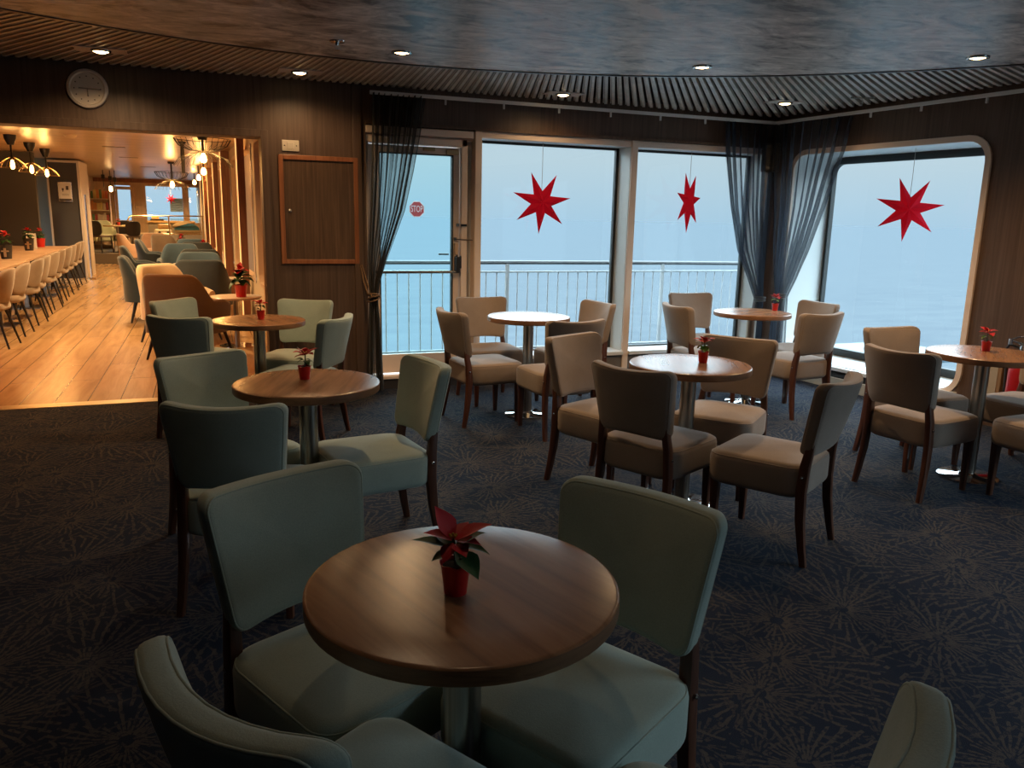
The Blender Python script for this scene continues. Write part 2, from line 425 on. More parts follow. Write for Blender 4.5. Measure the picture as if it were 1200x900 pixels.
def lounge_shell():
    cx = rw(1.25)[0]
    MB().quad((XL, YF, 0), (6.2, YF, 0), (6.2, YB, 0), (XL, YB, 0)).build('floor', 'carpet')['kind'] = 'structure'
    struct(MB().box(-4.2, .5, YB, YB + .13, -.02, .004).build('trim_1', 'brass'))
    # wall with the opening, the wooden panel and the door
    w = MB()
    w.box(XL, -2.9, YB, YB + .22, 0, 2.5); w.box(-2.9, .433, YB, YB + .22, 2.02, 2.5)
    w.box(.433, 1.235, YB, YB + .22, 0, 2.5)
    w.box(1.235, cx + .1, YB, YB + .22, 2.165, 2.5)
    w.box(5.16, 5.32, YB, YB + .22, 0, 2.2)
    struct(w.build('wall_back', 'veneer'))
    a = MB()
    a.box(.433, .485, YB - .018, YB, 0, 2.075); a.box(-2.9, .433, YB - .018, YB, 2.02, 2.075)
    struct(a.build('trim_2', 'veneer', bevel=.004))
    struct(MB().box(1.13, 1.20, YB - .02, YB, 0, 2.45).build('trim_3', 'veneer', bevel=.004))
    struct(MB().box(1.24, 5.16, YB - .02, YB + .01, 2.165, 2.19).build('trim_4', 'veneer_panel'))
    struct(MB().box(.433, 1.13, YB - .012, YB, 0, .07).build('baseboard_back', 'skirting'))
    # side wall with the rounded window
    s0, s1, z0, z1, rad = -.93, .95, .20, 2.09, .15
    w = MB()
    def hole(face_d):
        pts = rrect(s1 - s0, z1 - z0, rad)
        return [(*rw((s0 + s1) / 2 + x, face_d), (z0 + z1) / 2 + z) for x, z in pts]
    H = rrect(s1 - s0, z1 - z0, rad); O = []
    for x, z in H:                                     # outer rectangle sharing the outline's angular order
        k = max(abs(x) / ((s1 - s0) / 2), abs(z) / ((z1 - z0) / 2)); O.append((x / k, z / k))
    mid = ((s0 + s1) / 2, (z0 + z1) / 2)
    ring = lambda Q, d, g=1.: [(*rw(mid[0] + x * g, d), mid[1] + z * g) for x, z in Q]
    w.loft([ring(O, 0), ring(H, 0)], caps=False)
    sN, sF = -10, 1.27
    n0, n1 = -8.3, -4.1                                 # unglazed opening added along this side, out of view, for more daylight
    for a_, b_, c_, d_ in ((sN, n0, 0, 2.5), (n0, n1, 0, .3), (n0, n1, 2.09, 2.5), (n1, s0, 0, 2.5), (s1, sF, 0, 2.5), (s0, s1, 0, z0), (s0, s1, z1, 2.5)):
        w.quad((*rw(a_), c_), (*rw(b_), c_), (*rw(b_), d_), (*rw(a_), d_))
    struct(w.build('wall_right', 'veneer'))
    # white reveal and wooden frame round it
    DEP = .48
    struct(MB().loft([ring(H, .0), ring(H, DEP)], caps=False).build('trim_5', 'frame_white', smooth=40))
    fr = MB()
    g = 1.0
    Ho = rrect(s1 - s0 + .09, z1 - z0 + .09, rad + .045)
    fr.loft([ring(H, .01), ring(H, -.018), ring(Ho, -.018), ring(Ho, .005)], caps=False)
    struct(fr.build('trim_6', 'frame_paint', smooth=40))
    # outer skin: dark gasket with the glass
    A = rrect(s1 - s0, z1 - z0, rad); B = rrect(1.85, 1.80, .10); C = rrect(1.815, 1.75, .09)
    off = lambda Q, d: [(*rw(mid[0] - .01 + x, d), 1.15 + z) for x, z in Q]
    wo = thing('window_3', None, None, (0, 0, 0)); wo['kind'] = 'structure'
    MB().loft([ring(A, DEP), off(B, DEP), off(B, DEP - .02), off(C, DEP - .02), off(C, DEP + .03)], caps=False).build('window_gasket', 'gasket', wo)
    MB().loft([off([(x * .02, z * .02) for x, z in C], DEP + .01), off(C, DEP + .01)], caps=False).build('window_pane', 'clear_glass', wo)
    # sill board below
    sl = MB(); sl.obox(rw(0), RD, RN, s0 - .02, s1 + .1, -.06, .02, .165, .20)
    struct(sl.build('trim_7', 'sill_white', bevel=.006))
    struct(MB().obox(rw(0), RD, RN, s0 - .6, 1.2, -.018, 0, .10, .165).build('trim_8', 'gasket'))
    struct(MB().obox(rw(0), RD, RN, s0 - .1, 1.2, -.05, 0, .0, .10).build('baseboard_right', 'cream_skirt', bevel=.004))
    struct(MB().obox(rw(0), RD, RN, -1.62, -1.60, -.004, 0, .0, 2.45).build('trim_9', 'veneer_panel'))
    # walls behind the camera
    struct(MB().quad((XL, YF, 0), (6.2, YF, 0), (6.2, YF, 2.5), (XL, YF, 2.5)).build('wall_front', 'veneer'))
    struct(MB().quad((XL, YF, 0), (XL, YB, 0), (XL, YB, 2.5), (XL, YF, 2.5)).build('wall_left', 'veneer'))

    # ceiling: a smooth round field, a ring of radial slats around it
    CX, CY, RAD = 1.108, .987, 4.256
    circ = [(CX + RAD * math.cos(2 * PI * k / 160), CY + RAD * math.sin(2 * PI * k / 160)) for k in range(160)]
    m = MB(); n = len(m.v); m.v += [(x, y, ZC) for x, y in circ]; m.f.append(tuple(reversed(range(160))))
    struct(m.build('ceiling', 'ceiling_marble'))
    m = MB(); ring_ = lambda r, z: [(CX + r * math.cos(2 * PI * k / 160), CY + r * math.sin(2 * PI * k / 160), z) for k in range(160)]
    m.loft([ring_(RAD - .002, ZC), ring_(RAD - .002, ZC - .006), ring_(RAD + .022, ZC - .006), ring_(RAD + .022, ZS + .04)], caps=False)
    struct(m.build('trim_10', 'rim_metal', smooth=30))
    struct(MB().quad((XL, YF, 2.5), (XL, YB + .2, 2.5), (6.4, YB + .2, 2.5), (6.4, YF, 2.5)).build('ceiling_backing', 'dark_gap'))
    sx, sy = 1.214, 2.404
    sl = MB(); N = 450
    for k in range(N):
        th = 2 * PI * (k + .5) / N; d = (math.cos(th), math.sin(th)); nn = (-d[1], d[0])
        if d[1] < -.35: continue
        # start at the circle, end at the walls
        b = (sx - CX) * d[0] + (sy - CY) * d[1]; q = (sx - CX) ** 2 + (sy - CY) ** 2 - (RAD + .02) ** 2
        r0 = -b + math.sqrt(b * b - q); r1 = 9
        if d[1] > 1e-6: r1 = min(r1, (YB - .05 - sy) / d[1])
        if d[0] < -1e-6: r1 = min(r1, (XL - sx) / d[0])
        den = d[0] * RN.x + d[1] * RN.y
        if den > 1e-6: r1 = min(r1, ((RW0[0] - .05 - sx) * RN.x + (RW0[1] - sy) * RN.y) / den)
        if r1 < r0 + .05: continue
        P = lambda r, w, z: (sx + d[0] * r + nn[0] * w, sy + d[1] * r + nn[1] * w, z)
        for c0, i0, c1, i1, z in ((-.003, .0105, -.003, .0135, ZS), (.0125, .0028, .019, .004, ZS + .006)):   # a broad slat and a thin one beside it
            kx = len(sl.v); e = r1 - (.0 if z == ZS else .03)
            sl.v += [P(r0, c0 - i0, z), P(r0, c0 + i0, z), P(e, c1 + i1, z), P(e, c1 - i1, z), P(r0, c0 - i0, z + .03), P(r0, c0 + i0, z + .03), P(e, c1 + i1, z + .03), P(e, c1 - i1, z + .03)]
            sl.f += [tuple(kx + i for i in q) for q in ((3, 2, 1, 0), (0, 1, 5, 4), (1, 2, 6, 5), (2, 3, 7, 6), (3, 0, 4, 7))]
    struct(sl.build('ceiling_slats', 'slat_wood'))
lounge_shell()

# ------------------------------------------------------------------ window wall: posts, glass, door
def window_wall():
    YG = 6.83
    p = MB()
    for x0, x1 in ((2.157, 2.217), (3.648, 3.71)): p.box(x0, x1, YB - .01, YG + .05, 0, 2.165)
    p.box(5.13, 5.16, YB - .01, YG + .05, 0, 2.165)
    struct(p.build('trim_11', 'frame_paint', bevel=.005))
    def pane(n, x0, x1):
        w = thing(n, None, None); w['kind'] = 'structure'
        h = MB(); h.box(x0, x1, YB + .005, YB + .06, 2.11, 2.165); h.build('head_bar', 'frame_paint', w, bevel=.004)
        l = MB(); l.box(x0, x0 + .004, YB + .05, YG + .02, .24, 2.11); l.box(x1 - .004, x1, YB + .012, YG + .02, .24, 2.11); l.box(x0, x1, YB + .06, YG + .02, 2.112, 2.118)
        l.build('reveal', 'frame_white', w)
        g = MB(); g.box(x0 + .004, x0 + .018, YG - .012, YG + .03, .24, 2.11); g.box(x1 - .03, x1 - .004, YG - .012, YG + .03, .24, 2.11)
        g.box(x0, x1, YG - .012, YG + .03, 2.092, 2.112); g.box(x0, x1, YG - .012, YG + .03, .238, .25)
        g.build('gasket', 'gasket', w)
        MB().box(x0 + .01, x1 - .01, YG, YG + .012, .245, 2.10).build('window_pane', 'clear_glass', w)
        MB().box(x0, x1, YB - .03, YG + .05, .205, .24).build('window_sill', 'sill_white', w, bevel=.004)
    pane('window_1', 2.217, 3.648); pane('window_2', 3.71, 5.13)
    struct(MB().box(2.217, 5.16, YB, YB + .2, 0, .205).build('wall_dado', 'grey_dado'))
    struct(MB().box(2.217, 5.16, YB - .012, YB, 0, .07).build('baseboard_window', 'skirting'))
    # deck door
    f = MB(); f.box(2.045, 2.10, YB + .02, YB + .17, .08, 2.09); f.box(1.235, 2.10, YB + .02, YB + .17, 2.03, 2.09); f.box(1.235, 1.262, YB + .02, YB + .17, .08, 2.03)
    struct(f.build('trim_12', 'frame_paint', bevel=.006))
    struct(MB().box(2.10, 2.157, YB + .10, YB + .17, .08, 2.165).build('trim_13', 'frame_white'))
    struct(MB().box(1.235, 2.14, YB - .015, YB + .06, 2.10, 2.155).build('trim_14', 'frame_paint', bevel=.006))
    struct(MB().box(1.235, 2.157, YB - .005, YB + .2, 0, .085).build('trim_15', 'skirting'))
    struct(MB().box(1.235, 2.157, YB - .02, YB + .2, .085, .11).build('trim_16', 'frame_paint', bevel=.004))
    struct(MB().box(1.20, 2.16, YB + .06, YB + .2, 2.085, 2.20).build('lintel', 'frame_paint'))
    d = thing('door_1', None, None); d['kind'] = 'structure'
    x0, x1, y0, y1 = 1.268, 2.038, YB + .06, YB + .105
    lf = MB()
    lf.box(x0, 1.352, y0, y1, .125, 2.02); lf.box(1.985, x1, y0, y1, .125, 2.02); lf.box(1.352, 1.985, y0, y1, .125, .285); lf.box(1.352, 1.985, y0, y1, 1.962, 2.02)
    lf.build('door_leaf', 'frame_paint', d, bevel=.004)
    gk = MB(); gk.box(1.352, 1.36, y0 - .004, y1, .285, 1.962); gk.box(1.973, 1.985, y0 - .004, y1, .285, 1.962); gk.box(1.352, 1.985, y0 - .004, y1, 1.954, 1.962)
    gk.build('door_gasket', 'gasket', d)
    MB().box(1.355, 1.98, y0 + .015, y0 + .025, .285, 1.96).build('door_pane', 'door_glass', d)
    MB().rod((1.30, y0 - .055, .993), (2.03, y0 - .055, .993), .013, 12).build('push_bar', 'steel', d, smooth=40)
    hd = MB(); hd.box(1.995, 2.03, y0 - .075, y0, .985, 1.12); hd.box(2.035, 2.05, y0 - .05, y0 - .02, 1.02, 1.13); hd.box(2.0, 2.012, y0 - .06, y0 - .01, 1.10, 1.14)
    h = hd.build('door_handle', 'black_metal', d, bevel=.006)
    MB().box(1.99, 2.024, y0 - .04, y0, 1.12, 1.235).build('handle_cover', 'light_frame', h, bevel=.008)
    la = MB(); la.box(2.01, 2.036, y0 - .022, y0, 1.375, 1.40); la.rod((2.0, y0 - .03, 1.268), (2.145, y0 - .055, 1.262), .006); la.box(1.99, 2.014, y0 - .02, y0, 1.255, 1.282)
    la.build('latch', 'steel', d, bevel=.003)
    MB().box(2.045, 2.09, y0 - .062, y0 - .03, 1.378, 1.396).build('bolt', 'black_metal', d)
    MB().rod((1.885, y1 + .05, 1.136), (1.975, y1 + .05, 1.136), .008).build('outer_handle', 'black_metal', d, smooth=40)
    cl = MB(); cl.box(1.72, 1.82, y0 - .03, y0, 1.985, 2.015); cl.box(1.92, 2.03, y0 - .016, y0, 1.965, 2.005)
    cl.build('door_closer', 'brass', d, bevel=.004)
    # stop sticker on the door glass
    st = thing('stop_sticker', 'red octagonal STOP sticker on the deck door glass', 'sticker', (1.672, y0 + .0145, 1.512))
    oc = lambda r: [(r * math.cos(PI / 8 + k * PI / 4), 0, r * math.sin(PI / 8 + k * PI / 4)) for k in range(8)]
    cu = bpy.data.curves.new('lettering', 'FONT'); cu.body = 'STOP'; cu.align_x = 'CENTER'; cu.align_y = 'CENTER'; cu.size = .060; cu.offset = .0012
    tmp = bpy.data.objects.new('lettering', cu); COL.objects.link(tmp); bpy.context.view_layer.update()
    dg = bpy.context.evaluated_depsgraph_get()
    SX, SY = .72, 1.25
    glyphs = [[(p.co.copy(), p.handle_left.copy(), p.handle_right.copy()) for p in sp.bezier_points] for sp in tmp.evaluated_get(dg).to_curve(dg).splines]
    bpy.data.objects.remove(tmp)
    def flat(name, octagons, letters, mt):
        """flat film: octagon outlines and letters, filled between them"""
        c2 = bpy.data.curves.new(name, 'CURVE'); c2.dimensions = '2D'; c2.fill_mode = 'BOTH'
        for r in octagons:
            sp = c2.splines.new('POLY'); sp.points.add(7); sp.use_cyclic_u = True
            for p, (a, b, c) in zip(sp.points, oc(r)): p.co = (a, c, 0, 1)
        for g in glyphs if letters else ():
            sp = c2.splines.new('BEZIER'); sp.bezier_points.add(len(g) - 1); sp.use_cyclic_u = True
            for p, (co, hl, hr) in zip(sp.bezier_points, g):
                p.handle_left_type = p.handle_right_type = 'FREE'
                p.co = (co.x * SX, co.y * SY, 0); p.handle_left = (hl.x * SX, hl.y * SY, 0); p.handle_right = (hr.x * SX, hr.y * SY, 0)
        t_ = bpy.data.objects.new(name, c2); COL.objects.link(t_); bpy.context.view_layer.update()
        me = bpy.data.meshes.new_from_object(t_.evaluated_get(bpy.context.evaluated_depsgraph_get())); bpy.data.objects.remove(t_)
        me.materials.clear(); me.materials.append(MATS[mt])
        o = bpy.data.objects.new(name, me); COL.objects.link(o); o.parent = st; o.rotation_euler = (PI / 2, 0, 0); o.location = (0, -.0005, 0)
    flat('backing', (.064,), True, 'sticker_red'); flat('border', (.064, .071), False, 'sticker_white'); flat('lettering', (), True, 'sticker_white')
window_wall()

# ------------------------------------------------------------------ outside: deck, railing, sea
def outside():
    struct(MB().box(1.05, 8.5, YB + .25, 7.95, -.12, -.04).build('deck_floor', 'deck_paint'))
    r = thing('deck_railing', 'white steel deck railing with thin upright bars beyond the windows', 'railing', (0, 7.7, -.04))
    MB().tube([(1.12, 0, 1.05), (3, 0, 1.05), (5, 0, 1.045), (5.9, -.02, 1.04), (6.2, -.12, 1.035), (6.3, -.4, 1.03)], .021, 8).build('handrail', 'handrail_grey', r, smooth=40)
    b = MB(); b.tube([(1.12, 0, .955), (5.9, -.02, .955), (6.2, -.12, .955), (6.3, -.4, .955)], .010, 6); b.tube([(1.12, 0, .16), (5.9, -.02, .16), (6.2, -.12, .16), (6.3, -.4, .16)], .012, 6)
    b.build('rail_bar', 'rail_white', r)
    x = 1.16
    n = 0
    while x < 5.95:
        y = 0 if x < 6 else -(x - 6) * .105
        if n % 16 == 15:
            MB().box(x - .016, x + .016, y - .016, y + .016, 0, 1.04).build('post', 'rail_white', r)
        else:
            MB().rod((x, y, .16), (x, y, .955), .0065, 6).build('baluster', 'rail_white', r)
        x += .115; n += 1
    MB().box(1.12, 6.2, .05, .09, .0, .085).build('toe_board', 'deck_paint', r)
    o = MB().quad((-20000, -20000, -13), (20000, -20000, -13), (20000, 20000, -13), (-20000, 20000, -13)).build('sea', 'sea_water')
    o['kind'] = 'structure'
outside()

# ------------------------------------------------------------------ curtains
def curtain(name, label, mt, path, zt, edges, pleats, amp, group=None):
    """path(x, off) -> xy; edges: list of (z, left, right); pleats hang between the two edges"""
    m = MB(); nu, nv = 110, 56; rings = []
    zs = [lerp(zt, .02, (i / nv)) for i in range(nv + 1)]
    L = [(z, l) for z, l, r, b in edges]; Rr = [(z, r) for z, l, r, b in edges]; Bb = [(z, b) for z, l, r, b in edges]
    for z in zs:
        l, r, bl = interp(L, z), interp(Rr, z), interp(Bb, z); w = abs(r - l)
        row = []
        for j in range(nu + 1):
            t = j / nu; ph = t * pleats * 2 * PI + .8 * math.sin(3 * t * PI) + .25 * math.sin(z * 2.3 + 5 * t)
            a = amp * (.55 + .45 * min(1, w / .4)) * (1 + .3 * math.sin(7 * t + 1.3))
            off = math.sin(ph) * a + .35 * a * math.sin(2.7 * ph + 2 * z) + bl * math.sin(PI * t)
            row.append((*path(lerp(l, r, t) + .25 * a * math.cos(ph), off), z))
        rings.append(row)
    m.loft(rings, caps=False, closed=False)
    o = thing(name, label, 'curtain', group=group)
    m.build('sheer_panel', mt, o, smooth=180)
    return o
def rope(parent, c, rx, ry, z, r, mt, turns=3, tilt=.02, normal=None):
    m = MB()
    for k in range(turns):
        pts = [(c[0] + rx * math.cos(a), c[1] + ry * math.sin(a), z + (k - 1) * .016 + tilt * math.cos(a + k)) for a in [2 * PI * j / 20 for j in range(20)]]
        m.tube(pts, r, 6, closed=True)
    return m
def curtains():
    yb = 6.455
    pb = lambda x, o: (x, yb - o)
    e = [(2.385, 1.262, 1.69, 0), (2.1, 1.255, 1.645, 0), (1.8, 1.25, 1.585, 0), (1.5, 1.24, 1.515, .0), (1.13, 1.225, 1.375, .02), (.92, 1.225, 1.305, .03), (.79, 1.23, 1.285, .035), (.62, 1.22, 1.30, .03), (.02, 1.205, 1.325, .02)]
    c = curtain('curtain', 'sheer dark curtain tied back beside the deck door', 'sheer_brown', pb, 2.385, e, 9, .038)
    m = rope(c, (1.257, yb - .02), .05, .075, .80, .006, None)
    m.tube([(1.21, yb - .02, .82), (1.19, yb + .05, .92), (1.18, yb + .09, 1.01), (1.172, yb + .105, 1.05), (1.185, yb + .105, 1.055), (1.20, yb + .085, .99), (1.225, yb - .0, .86), (1.235, yb - .05, .80)], .006, 6)
    m.build('tieback', 'rope_tan', c, smooth=60)
    e = [(2.37, 4.53, 5.14, 0), (2.1, 4.56, 5.13, 0), (1.6, 4.66, 5.12, 0), (1.2, 4.78, 5.11, .02), (.95, 4.92, 5.11, .03), (.73, 5.03, 5.11, .04), (.5, 5.0, 5.13, .04), (.02, 4.98, 5.14, .02)]
    c = curtain('curtain', 'sheer navy curtain tied back on the window wall side of the corner', 'sheer_navy', pb, 2.37, e, 8, .032)
    rope(c, (5.07, yb - .03), .046, .062, .73, .005, None, tilt=.006).build('tieback', 'rope_grey', c, smooth=60)
    pr_ = lambda s, o: rw(s, -.115 - o)
    e = [(2.37, 1.10, .25, 0), (2.1, 1.08, .30, 0), (1.6, 1.02, .46, 0), (1.2, .98, .60, .02), (.95, .95, .71, .03), (.78, .92, .80, .04), (.5, .94, .79, .04), (.02, .96, .77, .02)]
    c = curtain('curtain', 'sheer navy curtain tied back at the far end of the round-cornered window', 'sheer_navy', pr_, 2.37, e, 8, .032)
    q = rw(.86, -.14)
    rope(c, q, .055, .066, .78, .005, None, tilt=.006).build('tieback', 'rope_grey', c, smooth=60)
    # rails
    t = thing('curtain_rail', 'white curtain rail running under the slats along the window wall', 'curtain rail')
    MB().box(1.25, 5.15, yb - .012, yb + .012, 2.376, 2.402).build('track', 'rail_grey', t)
    for x in (1.86, 2.36, 2.86, 3.35, 3.85, 4.32): MB().box(x - .007, x + .007, yb - .008, yb + .008, 2.335, 2.376).build('glider', 'rail_grey', t)
    t = thing('curtain_rail', 'white curtain rail running above the round-cornered window', 'curtain rail')
    MB().obox(rw(0, -.115), RD, RN, -3.5, 1.12, -.012, .012, 2.376, 2.402).build('track', 'rail_grey', t)
    for s in (.05, -.42, -.95): MB().obox(rw(s, -.115), RD, RN, -.007, .007, -.008, .008, 2.335, 2.376).build('glider', 'rail_grey', t)
curtains()

# ------------------------------------------------------------------ chairs of the lounge
def seat_outline(): return rrect(.43, .43, [.05, .07, .07, .05])
def make_chair(fab, label, cat='chair'):
    t = thing('dining_chair', label, cat)
    # seat: thick boxed cushion
    w, h, T = .435, .445, .155
    P = rrect(w, h, [.085, .065, .065, .085], 6, 5)        # v axis: -h/2 back ... +h/2 front
    def ds(u, v, z):
        fx = lerp(.97, 1.02, (v + h / 2) / h)
        return (u * fx, v + .0, .365 + z)
    rings = cushion_rings(P, w, h, T, .034, crown_f=.018, crown_b=0.)
    s = MB(); s.loft([[ds(*p) for p in r] for r in rings]); so = s.build('seat', fab, t, smooth=60)
    pp = MB(); pp.tube([ds(u, v, T / 2 - .0165) for u, v in inset(P, .0055, w, h)], .0026, 6, closed=True); pp.build('piping', fab, so, smooth=80)
    # backrest: curved, leaning cushion that widens upwards
    W, H, TB = .43, .345, .062
    PB = rrect(W, H, .04, 6, 7)
    def db(u, v, d):
        tt = (v + H / 2) / H; xx = u * lerp(.86, 1.035, tt); q = (u / (W / 2)) ** 2
        yc = lerp(-.233, -.326, tt) + lerp(.028, .066, tt) * q
        return (xx, yc + d, .480 + tt * .338 - .014 * (1 - q) * tt * tt - .012 * q * (1 - tt) + .012 * (1 - tt) * 1)
    rings = cushion_rings(PB, W, H, TB, .02, .010, .006)
    b = MB(); b.loft([[db(u, v, d) for u, v, d in r] for r in rings]); bo = b.build('backrest', fab, t, smooth=60)
    pp = MB()
    for sgn in (-1, 1): pp.tube([db(u, v, sgn * (TB / 2 - .007)) for u, v in inset(PB, .006, W, H)], .0032, 6, closed=True)
    pp.build('piping', fab, bo, smooth=80)
    for sx in (-1, 1):
        m = MB(); sec = []
        for z, x, y, wx, wy in ((0, .200, -.252, .026, .028), (.08, .196, -.236, .029, .033), (.2, .190, -.217, .032, .040), (.32, .186, -.209, .034, .044), (.44, .180, -.214, .034, .042), (.52, .172, -.226, .032, .036), (.60, .165, -.240, .028, .028)):
            sec.append([(sx * x + a * wx / 2, y + c * wy / 2, z) for a, c in rrect(2, 2, .35, 2, 0)])
        m.loft(sec); lg = m.build('leg', 'chair_wood', t, smooth=40)
        bm = MB(); bm.lathe([(.0001, 0), (.006, .0), (.007, .003), (.005, .006), (.0001, .007)], 10)
        bm.v = [(sx * (.2025 + q[2]), -.211 + q[0], .395 + q[1]) for q in bm.v]
        bm.build('screw_cap', 'chrome', lg, smooth=40)
    for sx in (-1, 1):
        m = MB(); sec = []
        for z, k in ((0, .026), (.15, .034), (.31, .042)):
            sec.append([(sx * .178 + a * k / 2, .182 + c * k / 2, z) for a, c in rrect(2, 2, .35, 2, 0)])
        m.loft(sec); m.build('leg', 'chair_wood', t, smooth=40)
    return t
SAGE = make_chair('sage_fabric', 'sage'); TAUPE = make_chair('taupe_fabric', 'taupe')
used = {}
def chair(proto, x, y, deg, label, group=None):
    if proto.name in used: o = dup(proto, (x, y, 0), R(deg), label, group)
    else:
        used[proto.name] = 1; o = proto; o.location = (x, y, 0); o.rotation_euler = (0, 0, R(deg)); o['label'] = label
        if group: o['group'] = group
    return o
GS, GT = 'sage green chairs round the tables near the opening', 'taupe chairs round the tables near the windows'
for x, y, a, l in (
    (.264, 1.712, -154, 'sage chair facing us behind the nearest table, its back panel beside that table rim'),
    (.225, 1.195, -59, 'sage chair seen from behind at the near corner of the closest table'),
    (.706, 1.434, 119, 'sage chair with its broad front to us beyond the right rim of the nearest table'),
    (.640, .905, 24, 'sage chair mostly out of frame, only its back tip rising over the carpet'),
    (.078, 3.63, -151, 'sage chair facing the second table with a creased back, nearest the plank floor'),
    (.116, 3.088, -20, 'sage chair seen squarely from behind at the second table, dark back above long rear legs'),
    (.640, 3.398, 99, 'sage chair turned sideways at the second table, whole seat in profile'),
    (.531, 5.290, 58, 'bluish lit sage chair turned away at the third table, beside the tied curtain'),
    (.560, 5.979, 151, 'pale green chair against the dark wall below the framed wooden hatch'),
    (-.050, 6.22, -130, 'sage chair at the third table nearest the tan armchair, only its back showing'),
    (-.055, 5.60, -30, 'sage chair at the third table seen from behind, below the tan armchair')):
    chair(SAGE, x, y, a, l, GS)
for x, y, a, l in (
    (3.731, 3.230, -81, 'taupe chair seen from behind at the table by the fire extinguisher, dark back'),
    (2.012, 3.220, -63, 'dark backed taupe chair seen from behind between two neighbours at the middle table'),
    (2.389, 2.855, 31, 'taupe chair in near profile with a dented back, standing free on the open carpet'),
    (2.625, 3.575, 128, 'taupe chair facing us behind the middle table, partly hidden by its poinsettia'),
    (2.030, 3.800, -156, 'taupe chair with a bright creased front and orange-lit leg at the middle table'),
    (2.100, 5.945, 180, 'taupe chair backed against the first window by the bare table, next to the deck door'),
    (1.860, 5.401, -83, 'taupe chair at the bare table seen from behind nearest the deck door'),
    (2.228, 4.945, 4, 'taupe chair with orange top edge tucked at the bare table, its back to us'),
    (2.660, 5.664, 97, 'taupe chair at the bare table leaning before the second window post'),
    (4.160, 6.040, 175, 'light taupe chair backed against the second window at the corner table'),
    (3.740, 5.385, -94, 'light taupe chair at the corner table, side edge towards us, facing the curtains'),
    (4.255, 4.960, 7, 'taupe chair with bluish back turned to us at the corner table'),
    (4.590, 5.360, 92, 'taupe chair at the corner table, its lit front rising over a nearer bluish back'),
    (4.138, 3.640, 179, 'taupe chair facing us at the extinguisher table with the round-cornered window behind it'),
    (4.640, 3.280, 95, 'taupe chair beside the extinguisher and the wall, only its seat in view'),
    (4.200, 2.800, 3, 'taupe chair cut by the frame edge, big seat corner before the extinguisher table')):
    chair(TAUPE, x, y, a, l, GT)

# ------------------------------------------------------------------ round tables
def make_table():
    t = thing('round_table', 'x', 'table')
    r, zt = .306, .75
    m = MB(); m.lathe([(r, zt - .004), (r - .003, zt - .001), (r - .008, zt), (.2, zt), (.1, zt), (.001, zt)], 72); m.build('table_top', 'table_wood', t, smooth=50)
    m = MB(); m.lathe([(.001, zt - .036), (r - .006, zt - .036), (r - .001, zt - .033), (r, zt - .03), (r, zt - .0041)], 72); m.build('edge_band', 'table_edge', t, smooth=50)
    m = MB(); m.lathe([(.039, .02), (.039, .70)], 32)
    m.build('column', 'brushed', t, smooth=50)
    m = MB(); m.lathe([(.001, .714), (.11, .714), (.11, .703), (.05, .698), (.001, .698)][::-1], 32); m.build('top_plate', 'black_metal', t, smooth=40)
    m = MB(); m.lathe([(.165, 0), (.165, .008), (.158, .013), (.06, .017), (.045, .026), (.041, .03), (.001, .03)], 48); m.build('base_plate', 'chrome', t, smooth=40)
    return t
TAB = make_table()
TG = 'round lounge tables'
tabs = [(.437, 1.379, -72, 'round wooden table closest to us with a poinsettia, front and centre'),
        (.374, 3.411, 70, 'round wooden table among sage chairs, second from us in that row'),
        (.303, 5.560, 110, 'round wooden table among sage chairs, farthest of them and next to the opening'),
        (2.203, 5.408, 25, 'round table without a plant, white with window glare, before the first window'),
        (2.267, 3.376, 65, 'round table with poinsettia in the middle of the taupe chairs, half in glare'),
        (4.126, 5.310, 15, 'round table with poinsettia in the window corner before the tied curtains'),
        (4.180, 3.252, 40, 'round table with poinsettia beside the wall and the fire extinguisher, cut by the frame')]
for i, (x, y, a, l) in enumerate(tabs):
    if i == 0: TAB.location = (x, y, 0); TAB.rotation_euler = (0, 0, R(a)); TAB['label'] = l; TAB['group'] = TG
    else: dup(TAB, (x, y, 0), R(a), l, TG)

